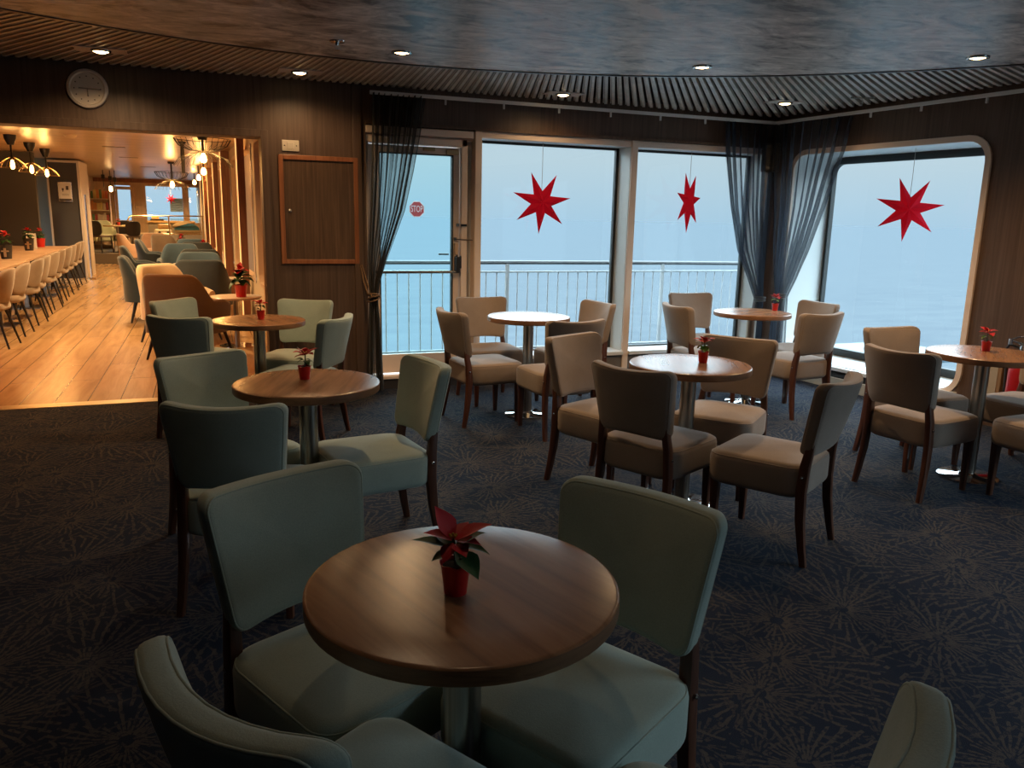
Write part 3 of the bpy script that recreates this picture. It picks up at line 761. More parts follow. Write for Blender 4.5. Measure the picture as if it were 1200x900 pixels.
# ------------------------------------------------------------------ poinsettias
def leaf(m, base, direc, length, width, droop=.3, fold=.25, pts=True, up=(0, 0, 1)):
    """a pointed leaf: base point, horizontal-ish direction, arching downward"""
    d = Vector(direc).normalized(); upv = Vector(up)
    side = d.cross(upv)
    if side.length < .05: side = Vector((1, 0, 0))
    side.normalize(); nrm = side.cross(d)
    prof = [(0, .10), (.12, .45), (.28, .85), (.42, 1.), (.58, .86), (.75, .56), (.9, .22), (1, .0)]
    rings = []
    for t, w in prof:
        c = Vector(base) + d * (length * t) + nrm * (length * (.25 * t - droop * t * t)) 
        hw = width * .5 * max(w, .015)
        z = fold * hw
        rings.append([c - side * hw + nrm * z, c - side * hw * .5 + nrm * z * .35, c, c + side * hw * .5 + nrm * z * .35, c + side * hw + nrm * z])
    m.loft(rings, caps=False, closed=False)
def poinsettia(name, label, loc, pot_r, pot_h, fl_h, spread, leaves, bracts, seed, rz=0, group=None, pot='red_pot', lightleaf=0):
    rnd = random.Random(seed)
    t = thing(name, label, 'plant', loc, rz, group)
    m = MB(); b = pot_r * .74
    m.lathe([(.001, 0), (b, 0), (b * 1.02, .003), (pot_r * .97, pot_h * .93), (pot_r * 1.06, pot_h), (pot_r * 1.0, pot_h * 1.005), (pot_r * .93, pot_h * .9), (.001, pot_h * .88)], 28)
    for i, (x, y, z) in enumerate(m.v):
        if z > pot_h * .96:
            a = math.atan2(y, x); k = 1 + .035 * math.sin(7 * a + seed); m.v[i] = (x * k, y * k, z + pot_h * .03 * math.sin(5 * a + seed))
    p = m.build('pot', pot, t, smooth=50)
    m = MB(); m.lathe([(pot_r * .92, pot_h * .89), (pot_r * .6, pot_h * .93), (.001, pot_h * .94)], 20); m.build('soil', 'soil', t, smooth=60)
    m = MB(); top = Vector((rnd.uniform(-.006, .006), rnd.uniform(-.006, .006), fl_h))
    m.tube([(0, 0, pot_h * .9), (top.x * .4 + .003, top.y * .4, lerp(pot_h, fl_h, .5)), top], .0028, 6)
    for k in range(2):
        a = rnd.uniform(0, 6.28); m.tube([(0, 0, pot_h * .95), (.01 * math.cos(a), .01 * math.sin(a), pot_h * 1.2), (.03 * math.cos(a), .03 * math.sin(a), pot_h * 1.3)], .0018, 5)
    m.build('stem', 'stem_green', t, smooth=60)
    def leafset(items, nm, mt):
        m = MB()
        for (az, el, ln, wd, zz, dr) in items:
            a = R(az); d = (math.cos(a) * math.cos(R(el)), math.sin(a) * math.cos(R(el)), math.sin(R(el)))
            leaf(m, (top.x * .6 + .004 * math.cos(a), top.y * .6 + .004 * math.sin(a), zz), d, ln, wd, dr)
        o = m.build(nm, mt, t, smooth=180)
        return o
    leafset(leaves, 'foliage', 'leaf_light' if lightleaf else 'leaf_green')
    if lightleaf == 2:
        m = MB(); leaf(m, (0, 0, pot_h * 1.15), (-1, -.2, .1), .035, .012, .5); leaf(m, (0, 0, pot_h * 1.2), (-.6, -.7, .3), .022, .012, .3); m.build('dry_leaf', 'leaf_yellow', t, smooth=180)
    leafset(bracts, 'bracts', 'red_bract')
    m = MB()
    for k in range(5):
        a = k * 1.26; c = (top.x + .006 * math.cos(a), top.y + .006 * math.sin(a), fl_h + .006)
        m.lathe([(.0005, -.004), (.0028, -.001), (.0028, .002), (.0005, .004)], 6, c)
    m.build('flower_centre', 'cyathia', t, smooth=60)
    return t
def ring_leaves(n, rnd, ln, wd, z, el=(-15, 25), dr=(.3, .7), a0=0):
    return [(a0 + 360 * k / n + rnd.uniform(-18, 18), rnd.uniform(*el), ln * rnd.uniform(.75, 1.15), wd * rnd.uniform(.8, 1.15), z + rnd.uniform(-.006, .006), rnd.uniform(*dr)) for k in range(n)]
PG = 'potted poinsettias on the lounge tables'
CAMR = 21.06                                                     # degrees the picture's right-hand direction is turned from +X
def lounge_plants():
    A = lambda deg: deg - CAMR                                   # azimuth given as seen (0 = to the right)
    # nearest one, leaf by leaf
    poinsettia('poinsettia', 'small poinsettia in a red pot on the table closest to us', (.411, 1.345, .75), .029, .062, .108, .1,
        [(A(176), 8, .078, .040, .088, .22), (A(205), -8, .042, .036, .078, .3), (A(-40), -36, .072, .056, .086, .22), (A(-12), 4, .066, .034, .092, .45),
         (A(18), 26, .062, .044, .092, .35), (A(140), 20, .050, .036, .09, .3), (A(75), 0, .05, .036, .09, .5)],
        [(A(148), 46, .072, .054, .104, .10), (A(184), 14, .056, .044, .104, .2), (A(10), 22, .074, .050, .104, .22), (A(-55), -14, .042, .036, .099, .3), (A(60), 25, .05, .04, .104, .25), (A(245), -34, .044, .032, .101, .3), (A(112), 20, .05, .04, .104, .3), (A(-15), 8, .05, .036, .102, .4)], 1, group=PG)
    specs = [((.370, 3.470, .75), 'small poinsettia in a red pot on the second table, beside sage chairs', 2, 0),
             ((.321, 5.580, .75), 'small poinsettia in a red pot on the table next to the opening', 3, 0),
             ((2.349, 3.385, .75), 'small poinsettia with a yellowing leaf on the middle table among taupe chairs', 4, 2),
             ((4.390, 5.360, .75), 'small poinsettia on the corner table in front of the tied curtains', 5, 1),
             ((4.245, 3.300, .75), 'small poinsettia on the table beside the fire extinguisher', 6, 1)]
    for loc, lab, sd, ll in specs:
        rnd = random.Random(sd * 11)
        lv = ring_leaves(4, rnd, .045, .028, .085, (-25, 25), (.3, .7), rnd.uniform(0, 90))
        if sd == 4: lv += [(A(-95), -45, .05, .046, .09, .1)]
        if sd == 2: lv += [(A(150), 25, .05, .010, .11, .1), (A(185), -20, .035, .03, .085, .4)]
        br = ring_leaves(7, rnd, .058, .042, .108, (-8, 26), (.15, .5), rnd.uniform(0, 60)) + ring_leaves(4, rnd, .038, .028, .114, (20, 45), (.1, .3))
        poinsettia('poinsettia', lab, loc, .028, .058, .112, .1, lv, br, sd, group=PG, lightleaf=ll)
lounge_plants()

# ------------------------------------------------------------------ paper stars in the windows
def make_star(loc, yaw, R0, ztop, label, tilt=0, group='red paper stars'):
    t = thing('paper_star', label, 'star', loc, yaw, group)
    n = 7; r0 = R0 * .36; dep = .05
    m = MB()
    tip = lambda k: (R0 * math.sin(PI + tilt + 2 * PI * k / n), 0, R0 * math.cos(PI + tilt + 2 * PI * k / n))
    val = lambda k: (r0 * math.sin(PI + tilt + 2 * PI * (k + .5) / n), 0, r0 * math.cos(PI + tilt + 2 * PI * (k + .5) / n))
    for sgn in (-1, 1):
        ap = (0, sgn * dep, 0)
        for k in range(n):
            a, b, c = val(k - 1), tip(k), val(k)
            i = len(m.v)
            # each arm is a folded pyramid: ridge from the centre to the tip
            rg = tuple(lerp(0, b[q], .42) + (sgn * dep * .62 if q == 1 else 0) for q in range(3))
            m.v += [ap, a, b, c, rg]
            fs = [(i, i + 1, i + 4), (i + 1, i + 2, i + 4), (i + 2, i + 3, i + 4), (i + 3, i, i + 4)]
            m.f += fs if sgn < 0 else [tuple(reversed(f)) for f in fs]
    m.build('star_body', 'star_paper', t)
    m = MB(); m.tube([(0, 0, r0 * .98), (.002, 0, (r0 + ztop - loc[2]) / 2), (0, 0, ztop - loc[2])], .0022, 5); m.build('hanging_string', 'string_white', t)
    m = MB(); m.lathe([(.001, 0), (.006, .002), (.006, .01), (.001, .013)], 10, (0, 0, r0 * .95)); m.build('hook', 'string_white', t, smooth=50)
make_star((2.815, 6.68, 1.598), R(-4), .278, 2.11, 'red seven pointed paper star hanging in the first window, beside the deck door', R(4))
make_star((4.345, 6.68, 1.640), R(34), .292, 2.11, 'narrow looking red paper star turned sideways in the second window', R(3))
make_star((5.455, 5.115, 1.598), R(-38), .268, 2.085, 'red seven pointed paper star hanging in the round-cornered window', R(5))

# ------------------------------------------------------------------ things on the walls and the ceiling
def wall_things():
    y = YB
    c = thing('wall_clock', 'round silver wall clock above the opening', 'clock', (-.722, y - .002, 2.283))
    m = MB(); m.lathe([(.001, 0), (.132, 0), (.134, .012), (.128, .028), (.112, .033), (.106, .026), (.104, .018)], 64, caps=False)
    m.v = [(a, -cz, b) for a, b, cz in m.v]; m.build('clock_rim', 'clock_rim', c, smooth=40)
    m = MB(); m.lathe([(.105, .018), (.105, .020), (.001, .020)], 64); m.v = [(a, -cz, b) for a, b, cz in m.v]; m.build('dial', 'clock_face', c)
    for k in range(12):
        a = k * PI / 6; m = MB(); m.lathe([(.0045, .020), (.0045, .0215), (.001, .0215)], 8, (.083 * math.sin(a), .083 * math.cos(a), 0)); m.v = [(p, -r_, q) for p, q, r_ in m.v]
        m.build('hour_mark', 'mark_dark', c)
    def hand(nm, ang, l, tail, w, d):
        m = MB(); m.box(-w, w, -d - .0015, -d, -tail, l); ca, sa = math.cos(ang), math.sin(ang)
        m.v = [(x * ca + z * sa, yy, -x * sa + z * ca) for x, yy, z in m.v]; m.build(nm, 'chrome', c)
    hand('minute_hand', R(92), .085, .055, .003, .0235); hand('hour_hand', R(178), .052, .0, .0035, .0222)
    # framed wooden hatch
    h = thing('wall_hatch', 'dark wood wall hatch in an orange wooden frame beside the opening', 'hatch', (0, y, 0))
    x0, x1, z0, z1 = .555, 1.168, 1.062, 1.90
    f = MB(); f.box(x0, x0 + .036, -.022, 0, z0, z1); f.box(x1 - .036, x1, -.022, 0, z0, z1); f.box(x0 + .036, x1 - .036, -.022, 0, z0, z0 + .036); f.box(x0 + .036, x1 - .036, -.022, 0, z1 - .036, z1)
    f.build('hatch_frame', 'orange_trim', h, bevel=.003)
    MB().box(x0 + .036, x1 - .036, -.010, 0, z0 + .036, z1 - .036).build('hatch_panel', 'veneer_panel', h)
    m = MB(); m.lathe([(.013, 0), (.013, .005), (.008, .008), (.009, .016), (.004, .02), (.001, .02)], 16, (0, 0, .010)); m.v = [(.632 + a, -cz, 1.475 + b) for a, b, cz in m.v]; m.build('lock', 'aluminium', h, smooth=40)
    s = thing('wall_switch', 'cream double switch plate above the framed hatch', 'switch', (.652, y, 1.968))
    MB().box(-.064, .064, -.012, 0, -.041, .041).build('switch_plate', 'switch_white', s, bevel=.004)
    MB().box(-.025, .025, -.017, -.012, -.026, .026).build('rocker', 'switch_white', s, bevel=.003)
    for q in (-.045, .045): MB().box(q - .004, q + .004, -.0135, -.012, -.004, .004).build('screw', 'steel', s)
    # corner loudspeaker
    p = thing('loudspeaker', 'black loudspeaker in the corner between the navy curtains', 'speaker', (5.115, 6.50, 1.94), R(-38))
    MB().box(-.085, .085, -.07, .07, 0, .27).build('cabinet', 'speaker_black', p, bevel=.02)
    def cone(r, z, nm):
        m = MB(); m.lathe([(r, 0), (r, .006), (r * .85, .004), (r * .3, -.012), (.001, -.008)], 24); m.v = [(a, -.071 - cz, z + b) for a, b, cz in m.v]; m.build(nm, 'speaker_cone', p, smooth=40)
    cone(.062, .09, 'woofer'); cone(.026, .205, 'tweeter')
    m = MB(); m.tube([(.02, .0, .0), (.022, .03, -.3), (.018, .045, -1.2)], .004, 6); m.build('cable', 'black_metal', p)
    # square plates with lamps in the slats, round ones in the smooth field
    def slat_lamp(x, yy, lab):
        t = thing('downlight', lab, 'lamp', (x, yy, ZS), R(-CAMR * 0), 'recessed ceiling lamps')
        m = MB(); m.box(-.15, .15, -.085, .085, -.006, 0); m.build('mounting_plate', 'plate_dark', t)
        m = MB(); m.lathe([(.062, -.006), (.060, -.014), (.050, -.016), (.046, -.012)], 24); m.build('lamp_ring', 'steel', t, smooth=40)
        m = MB(); m.lathe([(.046, -.013), (.026, -.022), (.001, -.026)], 20); m.build('lens', 'lamp_glow', t)
    for x, yy, lab in ((-.561, 5.961, 'lit square downlight in the slats just above the wall clock'), (.69, 6.144, 'lit square downlight in the slats above the framed hatch'),
                       (2.762, 6.164, 'lit square downlight in the slats above the first window'), (4.571, 5.684, 'lit square downlight in the slats above the navy curtains')):
        slat_lamp(x, yy, lab)
    for x, yy, lab in ((1.141, 4.89, 'small round downlight in the smooth ceiling nearest the sprinkler head'), (2.937, 4.461, 'round downlight in the smooth ceiling beyond which the second window stands'), (4.132, 3.519, 'round downlight in the smooth ceiling nearest the round-cornered window')):
        t = thing('downlight', lab, 'lamp', (x, yy, ZC), 0, 'recessed ceiling lamps')
        m = MB(); m.lathe([(.062, 0), (.060, -.008), (.046, -.010), (.042, -.004)], 28); m.build('lamp_ring', 'steel', t, smooth=40)
        m = MB(); m.lathe([(.042, -.005), (.024, -.010), (.001, -.012)], 24); m.build('lens', 'lamp_glow', t)
    t = thing('sprinkler', 'chrome sprinkler head under the smooth ceiling', 'sprinkler', (.743, 4.758, ZC), 0)
    m = MB(); m.lathe([(.001, 0), (.045, 0), (.043, -.006), (.012, -.008), (.010, -.022), (.001, -.022)], 24); m.build('rosette', 'chrome', t, smooth=40)
    m = MB(); m.rod((-.012, 0, -.02), (-.009, 0, -.045), .003); m.rod((.012, 0, -.02), (.009, 0, -.045), .003); m.rod((0, 0, -.02), (0, 0, -.045), .004)
    m.lathe([(.001, -.045), (.018, -.045), (.018, -.049), (.001, -.049)], 16); m.build('head', 'chrome', t, smooth=40)
    t = thing('sprinkler', 'sprinkler head on a thin bracket under the slats near the navy curtains', 'sprinkler', (4.903, 5.172, ZS), R(-20))
    m = MB(); m.box(-.085, .085, -.014, .014, -.012, -.006); m.box(-.09, -.075, -.014, .014, -.012, 0); m.box(.075, .09, -.014, .014, -.012, 0); m.build('bracket', 'steel', t)
    m = MB(); m.rod((0, 0, -.01), (0, 0, -.05), .007); m.lathe([(.001, -.05), (.016, -.05), (.016, -.054), (.001, -.054)], 16); m.build('head', 'chrome', t, smooth=40)
    # extinguisher and the cream box beside it
    q = rw(-1.47, -.105)
    e = thing('fire_extinguisher', 'red fire extinguisher with chrome handle at the wall by the cut-off table', 'extinguisher', (q[0], q[1], 0), R(187))
    m = MB(); m.lathe([(.001, .0), (.070, 0), (.076, .01), (.076, .46), (.068, .52), (.040, .56), (.028, .57), (.028, .585), (.001, .585)], 36); m.build('cylinder', 'extinguisher_red', e, smooth=50)
    m = MB(); m.lathe([(.001, .585), (.020, .585), (.020, .62), (.026, .622), (.026, .645), (.001, .645)], 20); m.build('valve', 'chrome', e, smooth=40)
    m = MB(); m.tube([(0, -.10, .672), (0, -.06, .672), (0, .02, .655), (0, .11, .63)], .008, 8); m.tube([(0, -.095, .68), (0, -.05, .705), (0, .02, .72), (0, .10, .725)], .007, 8); m.lathe([(.001, -.02), (.016, -.02), (.016, .02), (.001, .02)], 12, (0, -.095, .668)); m.rod((0, 0, .64), (0, -.03, .668), .012); m.build('lever', 'chrome', e, smooth=50)
    m = MB(); m.tube([(-.01, -.03, .63), (-.015, -.11, .645), (-.02, -.135, .60), (-.02, -.11, .45), (-.015, -.09, .2)], .010, 8); m.build('hose', 'black_metal', e, smooth=50)
    m = MB(); m.obox(rw(0), RD, RN, -1.30, -1.165, -.04, -.0, .10, .56)
    b = thing('equipment_box', 'narrow cream wall box with a printed label next to the extinguisher', 'box')
    m.build('box_body', 'box_tan', b, bevel=.004)
    m = MB(); m.obox(rw(0), RD, RN, -1.272, -1.165, -.043, -.04, .10, .555); m.build('label_plate', 'box_cream', b)
    m = MB()
    for zz, l0, l1 in ((.50, -1.245, -1.205), (.485, -1.24, -1.21), (.40, -1.20, -1.188), (.33, -1.19, -1.18), (.33, -1.215, -1.205)): m.obox(rw(0), RD, RN, l0, l1, -.0445, -.043, zz, zz + .008)
    m.build('print', 'mark_dark', b)
wall_things()

# ------------------------------------------------------------------ the restaurant beyond the opening
ZK = 2.48
def xw(y): return .58 - .04 * (y - 11.6)
PF = .28                                                           # raised floor at the far end
def corridor_shell():
    Y0 = YB + .13
    struct(MB().quad((-6, Y0, 0), (1.2, Y0, 0), (1.2, 24.4, 0), (-6, 24.4, 0)).build('floor_corridor', 'plank_floor'))
    struct(MB().box(-6, 1.0, 24.4, 32, -.1, PF).build('floor_platform', 'step_grey'))
    struct(MB().quad((-6, YB + .2, ZK), (-6, 32, ZK), (1.2, 32, ZK), (1.2, YB + .2, ZK)).build('ceiling_corridor', 'board_ceiling'))
    # outer wall: windows between wooden fins, each window a rounded-end opening
    w = MB(); d = Vector((xw(30) - xw(6.7), 23.3)).normalized(); nrm = Vector((d.y, -d.x)); p0 = (xw(6.7), 6.7)
    wins = [(.9, 3.9), (4.36, 7.6), (8.2, 11.3), (11.9, 15), (15.6, 18)]
    lo, hi = .55, 2.33; last = 0
    for a, b in wins: w.obox(p0, d, nrm, last, a, 0, .12, 0, ZK); last = b
    w.obox(p0, d, nrm, last, 25.3, 0, .12, 0, ZK)
    for a, b in wins: w.obox(p0, d, nrm, a, b, 0, .12, 0, lo); w.obox(p0, d, nrm, a, b, 0, .12, hi, ZK)
    struct(w.build('wall_corridor_right', 'corr_wall'))
    for i, (a, b) in enumerate(wins):
        q = thing('window_%d' % (i + 4), None, None); q['kind'] = 'structure'
        m = MB(); H = rrect(b - a, hi - lo, .14); O = rrect(b - a - .10, hi - lo - .10, .11)
        ring = lambda P, dd: [(p0[0] + d.x * ((a + b) / 2 + x) + nrm.x * dd, p0[1] + d.y * ((a + b) / 2 + x) + nrm.y * dd, (lo + hi) / 2 + z) for x, z in P]
        m.loft([ring(rrect(b - a, hi - lo, .002), -.01), ring(O, -.02), ring(O, .12)], caps=False); m.build('window_frame', 'light_frame', q, smooth=40)
        m = MB(); m.obox(p0, d, nrm, a + .03, b - .03, .085, .088, lo + .03, hi - .03); m.build('blind', 'blind_cloth', q)
        m = MB(); m.obox(p0, d, nrm, a + .03, b - .03, .10, .11, lo + .03, hi - .03); m.build('window_pane', 'clear_glass', q)
    struct(MB().box(.433, 1.0, YB + .2, YB + .3, 0, ZK).build('wall_corridor_end', 'corr_wall'))
    # left: dark walls and recess
    m = MB(); m.box(-6, -2.95, 17.6, 17.75, 0, ZK); struct(m.build('wall_corridor_left', 'dark_panel'))
    struct(MB().box(-6, -5.9, YB + .2, 17.6, 0, ZK).build('wall_corridor_side', 'dark_panel'))
    struct(MB().box(-3.9, -2.9, 19.62, 19.7, 0, ZK).build('wall_recess', 'teal_panel'))
    m = MB(); m.box(-3.0, -2.44, 19.3, 20.6, 0, ZK - .06); struct(m.build('wall_pillar', 'dark_panel'))
    t = MB(); t.box(-3.02, -2.985, 19.28, 19.33, 0, ZK - .04); t.box(-2.45, -2.405, 19.28, 19.33, 0, ZK - .04); t.box(-2.985, -2.45, 19.28, 19.33, ZK - .085, ZK - .04); t.box(-2.445, -2.405, 19.33, 20.6, 0, ZK - .04)
    struct(t.build('trim_17', 'light_trim'))
    struct(MB().box(-6, -3.35, 20.6, 32, 0, ZK).build('wall_corridor_far', 'corr_wall'))
    # far end wall with a door, a tall pillar and broad windows
    YW = 30.
    m = MB(); m.box(-3.4, -2.80, YW, YW + .15, PF, ZK); m.box(-2.80, .2, YW, YW + .15, PF, 1.02); m.box(-2.80, .2, YW, YW + .15, 2.32, ZK)
    m.box(-2.22, -1.86, YW, YW + .15, 1.02, 2.32); m.box(-.62, -.52, YW, YW + .15, 1.02, 2.32)
    struct(m.build('wall_far', 'light_frame'))
    struct(MB().box(-3.4, .1, YW - .12, YW, 2.36, ZK).build('trim_18', 'fin_wood'))
    for i, (a, b) in enumerate(((-2.80, -2.22), (-1.86, -.62), (-.52, .0))):
        q = thing('window_%d' % (i + 9), None, None); q['kind'] = 'structure'
        m = MB()
        for x0, x1, z0, z1 in ((a, a + .05, 1.02, 2.32), (b - .05, b, 1.02, 2.32), (a + .05, b - .05, 2.26, 2.32), (a + .05, b - .05, 1.02, 1.07)): m.box(x0, x1, YW - .03, YW + .1, z0, z1)
        m.build('window_frame', 'light_frame', q)
        MB().box(a + .05, b - .05, YW + .05, YW + .06, 1.07, 2.26).build('window_pane', 'clear_glass', q)
    d2 = thing('door_2', None, None); d2['kind'] = 'structure'
    m = MB(); m.box(-2.74, -2.66, YW - .08, YW - .03, PF, 2.22); m.box(-2.24, -2.16, YW - .08, YW - .03, PF, 2.22); m.box(-2.66, -2.24, YW - .08, YW - .03, 2.12, 2.22); m.box(-2.66, -2.24, YW - .08, YW - .03, PF, 1.12)
    m.build('door_frame', 'light_frame', d2)
corridor_shell()

def corridor_things():
    # wooden fins with a lit edge
    for Y, a, b, lab in ((11.6, .446, .539, 'first wooden fin from the lounge, full height with glowing edge'), (14.9, .306, .439, 'second wooden fin from the lounge with glowing edge'),
                    (18.3, .214, .342, 'third wooden fin from the lounge with glowing edge'), (20.9, .109, .225, 'fourth wooden fin from the lounge with glowing edge'), (24.3, .015, .104, 'fifth wooden fin from the lounge, where the floor steps up'), (27.2, -.065, .03, 'sixth wooden fin from the lounge, farthest and narrowest')):
        z0 = PF if Y > 24.4 else 0
        t = thing('wooden_fin', lab, 'fin', (0, Y, 0), 0, 'wooden fins along the window side')
        MB().box(a, b, 0, .14, z0, ZK).build('fin_board', 'fin_wood', t)
        MB().box(a - .016, a, .03, .05, z0, ZK - .02).build('light_strip', 'led_glow', t)
    # long tables and the row of beige chairs
    LT = None
    for i, (y0, y1, lab) in enumerate(((8.55, 10.45, 'long pale wooden table nearest the lounge, ahead of the chair row'), (10.5, 12.6, 'long pale wooden table carrying the nearest dark potted plant'), (12.66, 14.55, 'long pale wooden table carrying the second dark potted plant'), (14.6, 16.4, 'long pale wooden table carrying the white card'), (16.46, 17.55, 'short pale wooden table against the dark wall'))):
        t = thing('dining_table', lab, 'table', (-2.2, y0, 0), 0, 'pale tables in a row')
        L = y1 - y0; o = -.07 * i
        MB().box(-1.15 + o, 0 + o, 0, L, .715, .75).build('table_top', 'long_table_wood', t, bevel=.004)
        for sx in (-.95, -.2):
            MB().box(sx + o - .03, sx + o + .03, L / 2 - .03, L / 2 + .03, .012, .715).build('column', 'brushed', t)
            MB().box(sx + o - .2, sx + o + .2, L / 2 - .2, L / 2 + .2, 0, .012).build('foot_plate', 'brushed', t)
    c = thing('cafe_chair', 'x', 'chair')
    W, H = .44, .36; P = rrect(W, H, [.10, .15, .15, .10], 5, 3)
    def db(u, v, d): tt = (v + H / 2) / H; return (u, lerp(-.19, -.28, tt) + .09 * (u / (W / 2)) ** 2 + d, .47 + tt * .36)
    m = MB(); m.loft([[db(*p) for p in r] for r in cushion_rings(P, W, H, .05, .018, .006, .01, 2)]); m.build('backrest', 'beige_fabric', c, smooth=60)
    P2 = rrect(.45, .43, .1, 5, 2)
    m = MB(); m.loft([[(u, v + .02, .43 + d) for u, v, d in r] for r in cushion_rings(P2, .45, .43, .09, .03, .01, 0, 2)]); m.build('seat', 'beige_fabric', c, smooth=60)
    for sx in (-1, 1):
        for yy, fy in ((-.13, -.23), (.16, .22)):
            m = MB(); m.tube([(sx * .15, yy, .40), (sx * .21, fy, 0)], [.016, .010], 8); m.build('leg', 'black_leg', c, smooth=40)
    ords = ['cut by the frame edge', 'second from the lounge', 'third from the lounge', 'fourth from the lounge', 'fifth from the lounge', 'sixth from the lounge', 'seventh from the lounge', 'eighth from the lounge', 'ninth from the lounge', 'last before the dark pillar']
    for k, (x, y) in enumerate(zip((-2.20, -2.22, -2.24, -2.29, -2.32, -2.37, -2.42, -2.46, -2.53, -2.57), (9.75, 10.65, 11.65, 12.45, 13.4, 14.3, 15.35, 16.15, 17.3, 18.1))):
        lab = 'beige cafe chair at the pale tables, ' + ords[k]
        if k == 0: c.location = (x, y, 0); c.rotation_euler = (0, 0, R(86)); c['label'] = lab; c['group'] = 'beige chairs along the pale tables'
        else: dup(c, (x, y, 0), R(90 + random.uniform(-7, 7)), lab, 'beige chairs along the pale tables')
    # plants and the card on them
    rnd = random.Random(3)
    def big(loc, lab, pot, pr, ph, grp, seed, sc=1.):
        rr = random.Random(seed)
        lv = ring_leaves(9, rr, .12 * sc, .07 * sc, ph + .05, (-30, 20), (.3, .6)) + ring_leaves(7, rr, .10 * sc, .06 * sc, ph + .09, (0, 35), (.3, .6))
        br = ring_leaves(8, rr, .085 * sc, .05 * sc, ph + .13, (-5, 30), (.2, .5)) + ring_leaves(5, rr, .06 * sc, .04 * sc, ph + .15, (20, 60), (.1, .4))
        return poinsettia('poinsettia', lab, loc, pr, ph, ph + .14, .2, lv, br, seed, group=grp, pot=pot, lightleaf=0)
    G2 = 'poinsettias on the pale tables'
    for k, (loc, lab) in enumerate((((-2.62, 13.0, .75), 'poinsettia in a dark printed pot on the pale tables, nearest of three'), ((-2.80, 15.6, .75), 'poinsettia in a dark printed pot behind the nearest dark pot'))):
        p = big(loc, lab, 'pot_dark', .085, .20, G2, 20 + k)
        m = MB(); m.box(-.012, .018, -.088, -.080, .03, .15); m.box(-.04, .05, -.088, -.080, .10, .118); m.build('pot_print', 'pot_print', p)
    big((-2.86, 17.0, .75), 'poinsettia in a red pot at the end of the pale tables, behind the card', 'red_pot', .085, .16, G2, 25)
    s = thing('menu_card', 'upright white card with a small dark print on the pale tables', 'card', (-2.86, 16.2, .75))
    MB().box(-.075, .075, -.01, .01, 0, .27).build('card_body', 'paper_white', s); m = MB(); m.box(-.03, -.022, -.0115, -.01, .06, .16); m.box(-.05, .005, -.0115, -.01, .055, .075); m.box(-.02, .02, -.0115, -.01, .085, .10); m.box(-.02, .03, -.0115, -.01, .02, .026); m.build('print', 'mark_dark', s)
    # framed notice on the pillar
    s = thing('framed_notice', 'framed white notice on the dark pillar', 'notice', (-2.70, 19.285, 1.80))
    MB().box(-.13, .13, -.012, 0, -.20, .20).build('notice_frame', 'steel', s); MB().box(-.115, .115, -.015, -.012, -.185, .185).build('notice_sheet', 'sign_white', s)
    m = MB(); m.box(-.115, .115, -.0165, -.015, -.185, -.14); m.box(-.055, -.02, -.0165, -.015, .03, .075); m.box(-.044, -.031, -.0165, -.015, .0, .03); m.box(.02, .07, -.0165, -.015, .04, .12); m.box(-.06, .07, -.0165, -.015, -.05, -.044); m.box(-.06, .07, -.0165, -.015, -.075, -.069); m.build('print', 'mark_dark', s)
    s = thing('stanchion', 'thin chrome pole on a wheeled foot beside the dark pillar', 'pole', (-2.30, 19.0, 0))
    MB().rod((0, 0, .03), (0, 0, 1.75), .018, 10).build('pole', 'chrome', s, smooth=40); MB().lathe([(.001, 0), (.09, 0), (.09, .03), (.02, .05), (.001, .05)], 16).build('foot', 'brass', s, smooth=40)
    # ceiling fittings
    s = thing('smoke_detector', 'round cream smoke detector on the restaurant ceiling', 'detector', (-1.708, 13.1, ZK)); m = MB(); m.lathe([(.001, -.05), (.05, -.05), (.075, -.03), (.085, -.01), (.085, 0)], 24); m.build('housing', 'plastic_white', s, smooth=40)
    for k, (x, y) in enumerate(((-1.35, 15.2), (-1.35, 18.0), (-1.2, 21.5))):
        s = thing('ceiling_vent', ['nearest', 'second', 'farthest'][k] + ' thin slot vent in the restaurant ceiling', 'vent', (x, y, ZK), 0, 'ceiling slot vents'); MB().box(-.17, .17, -.05, .05, -.006, 0).build('vent_plate', 'step_grey', s)
    # pendants over the pale tables
    def umbrella(m, n, z0, z1, r1, z2=None, r=.0028):
        for k in range(n):
            a = 2 * PI * k / n; ca, sa = math.cos(a), math.sin(a)
            m.tube([(.02 * ca, .02 * sa, z0), (r1 * .45 * ca, r1 * .45 * sa, lerp(z0, z1, .22)), (r1 * .8 * ca, r1 * .8 * sa, lerp(z0, z1, .6)), (r1 * ca, r1 * sa, z1)], r, 4)
        m.tube([(r1 * math.cos(2 * PI * k / 24), r1 * math.sin(2 * PI * k / 24), z1) for k in range(24)], r, 4, closed=True)
    def bulb(t, z, r=.03):
        m = MB(); m.lathe([(.001, z - .13), (r * .7, z - .12), (r, z - .09), (r * .85, z - .04), (r * .45, z), (.001, z)], 14); m.build('bulb', 'bulb_glow', t, smooth=60)
    for k, y in enumerate((13.7, 15.1, 16.45)):
        t = thing('pendant_lamp', ['nearest', 'middle', 'farthest'][k] + ' small wire pendant lamp over the pale tables', 'lamp', (-2.56, y, 0), 0, 'wire pendants over the pale tables')
        m = MB(); m.lathe([(.001, ZK), (.085, ZK), (.078, ZK - .05), (.04, ZK - .14), (.001, ZK - .14)], 18); m.build('canopy', 'black_metal', t, smooth=50)
        MB().rod((0, 0, ZK - .14), (0, 0, 2.13), .014).build('stem', 'black_metal', t)
        m = MB(); umbrella(m, 14, 2.17, 2.02, .19, r=.0016); m.build('wire_shade', 'brass', t)
        bulb(t, 2.13)
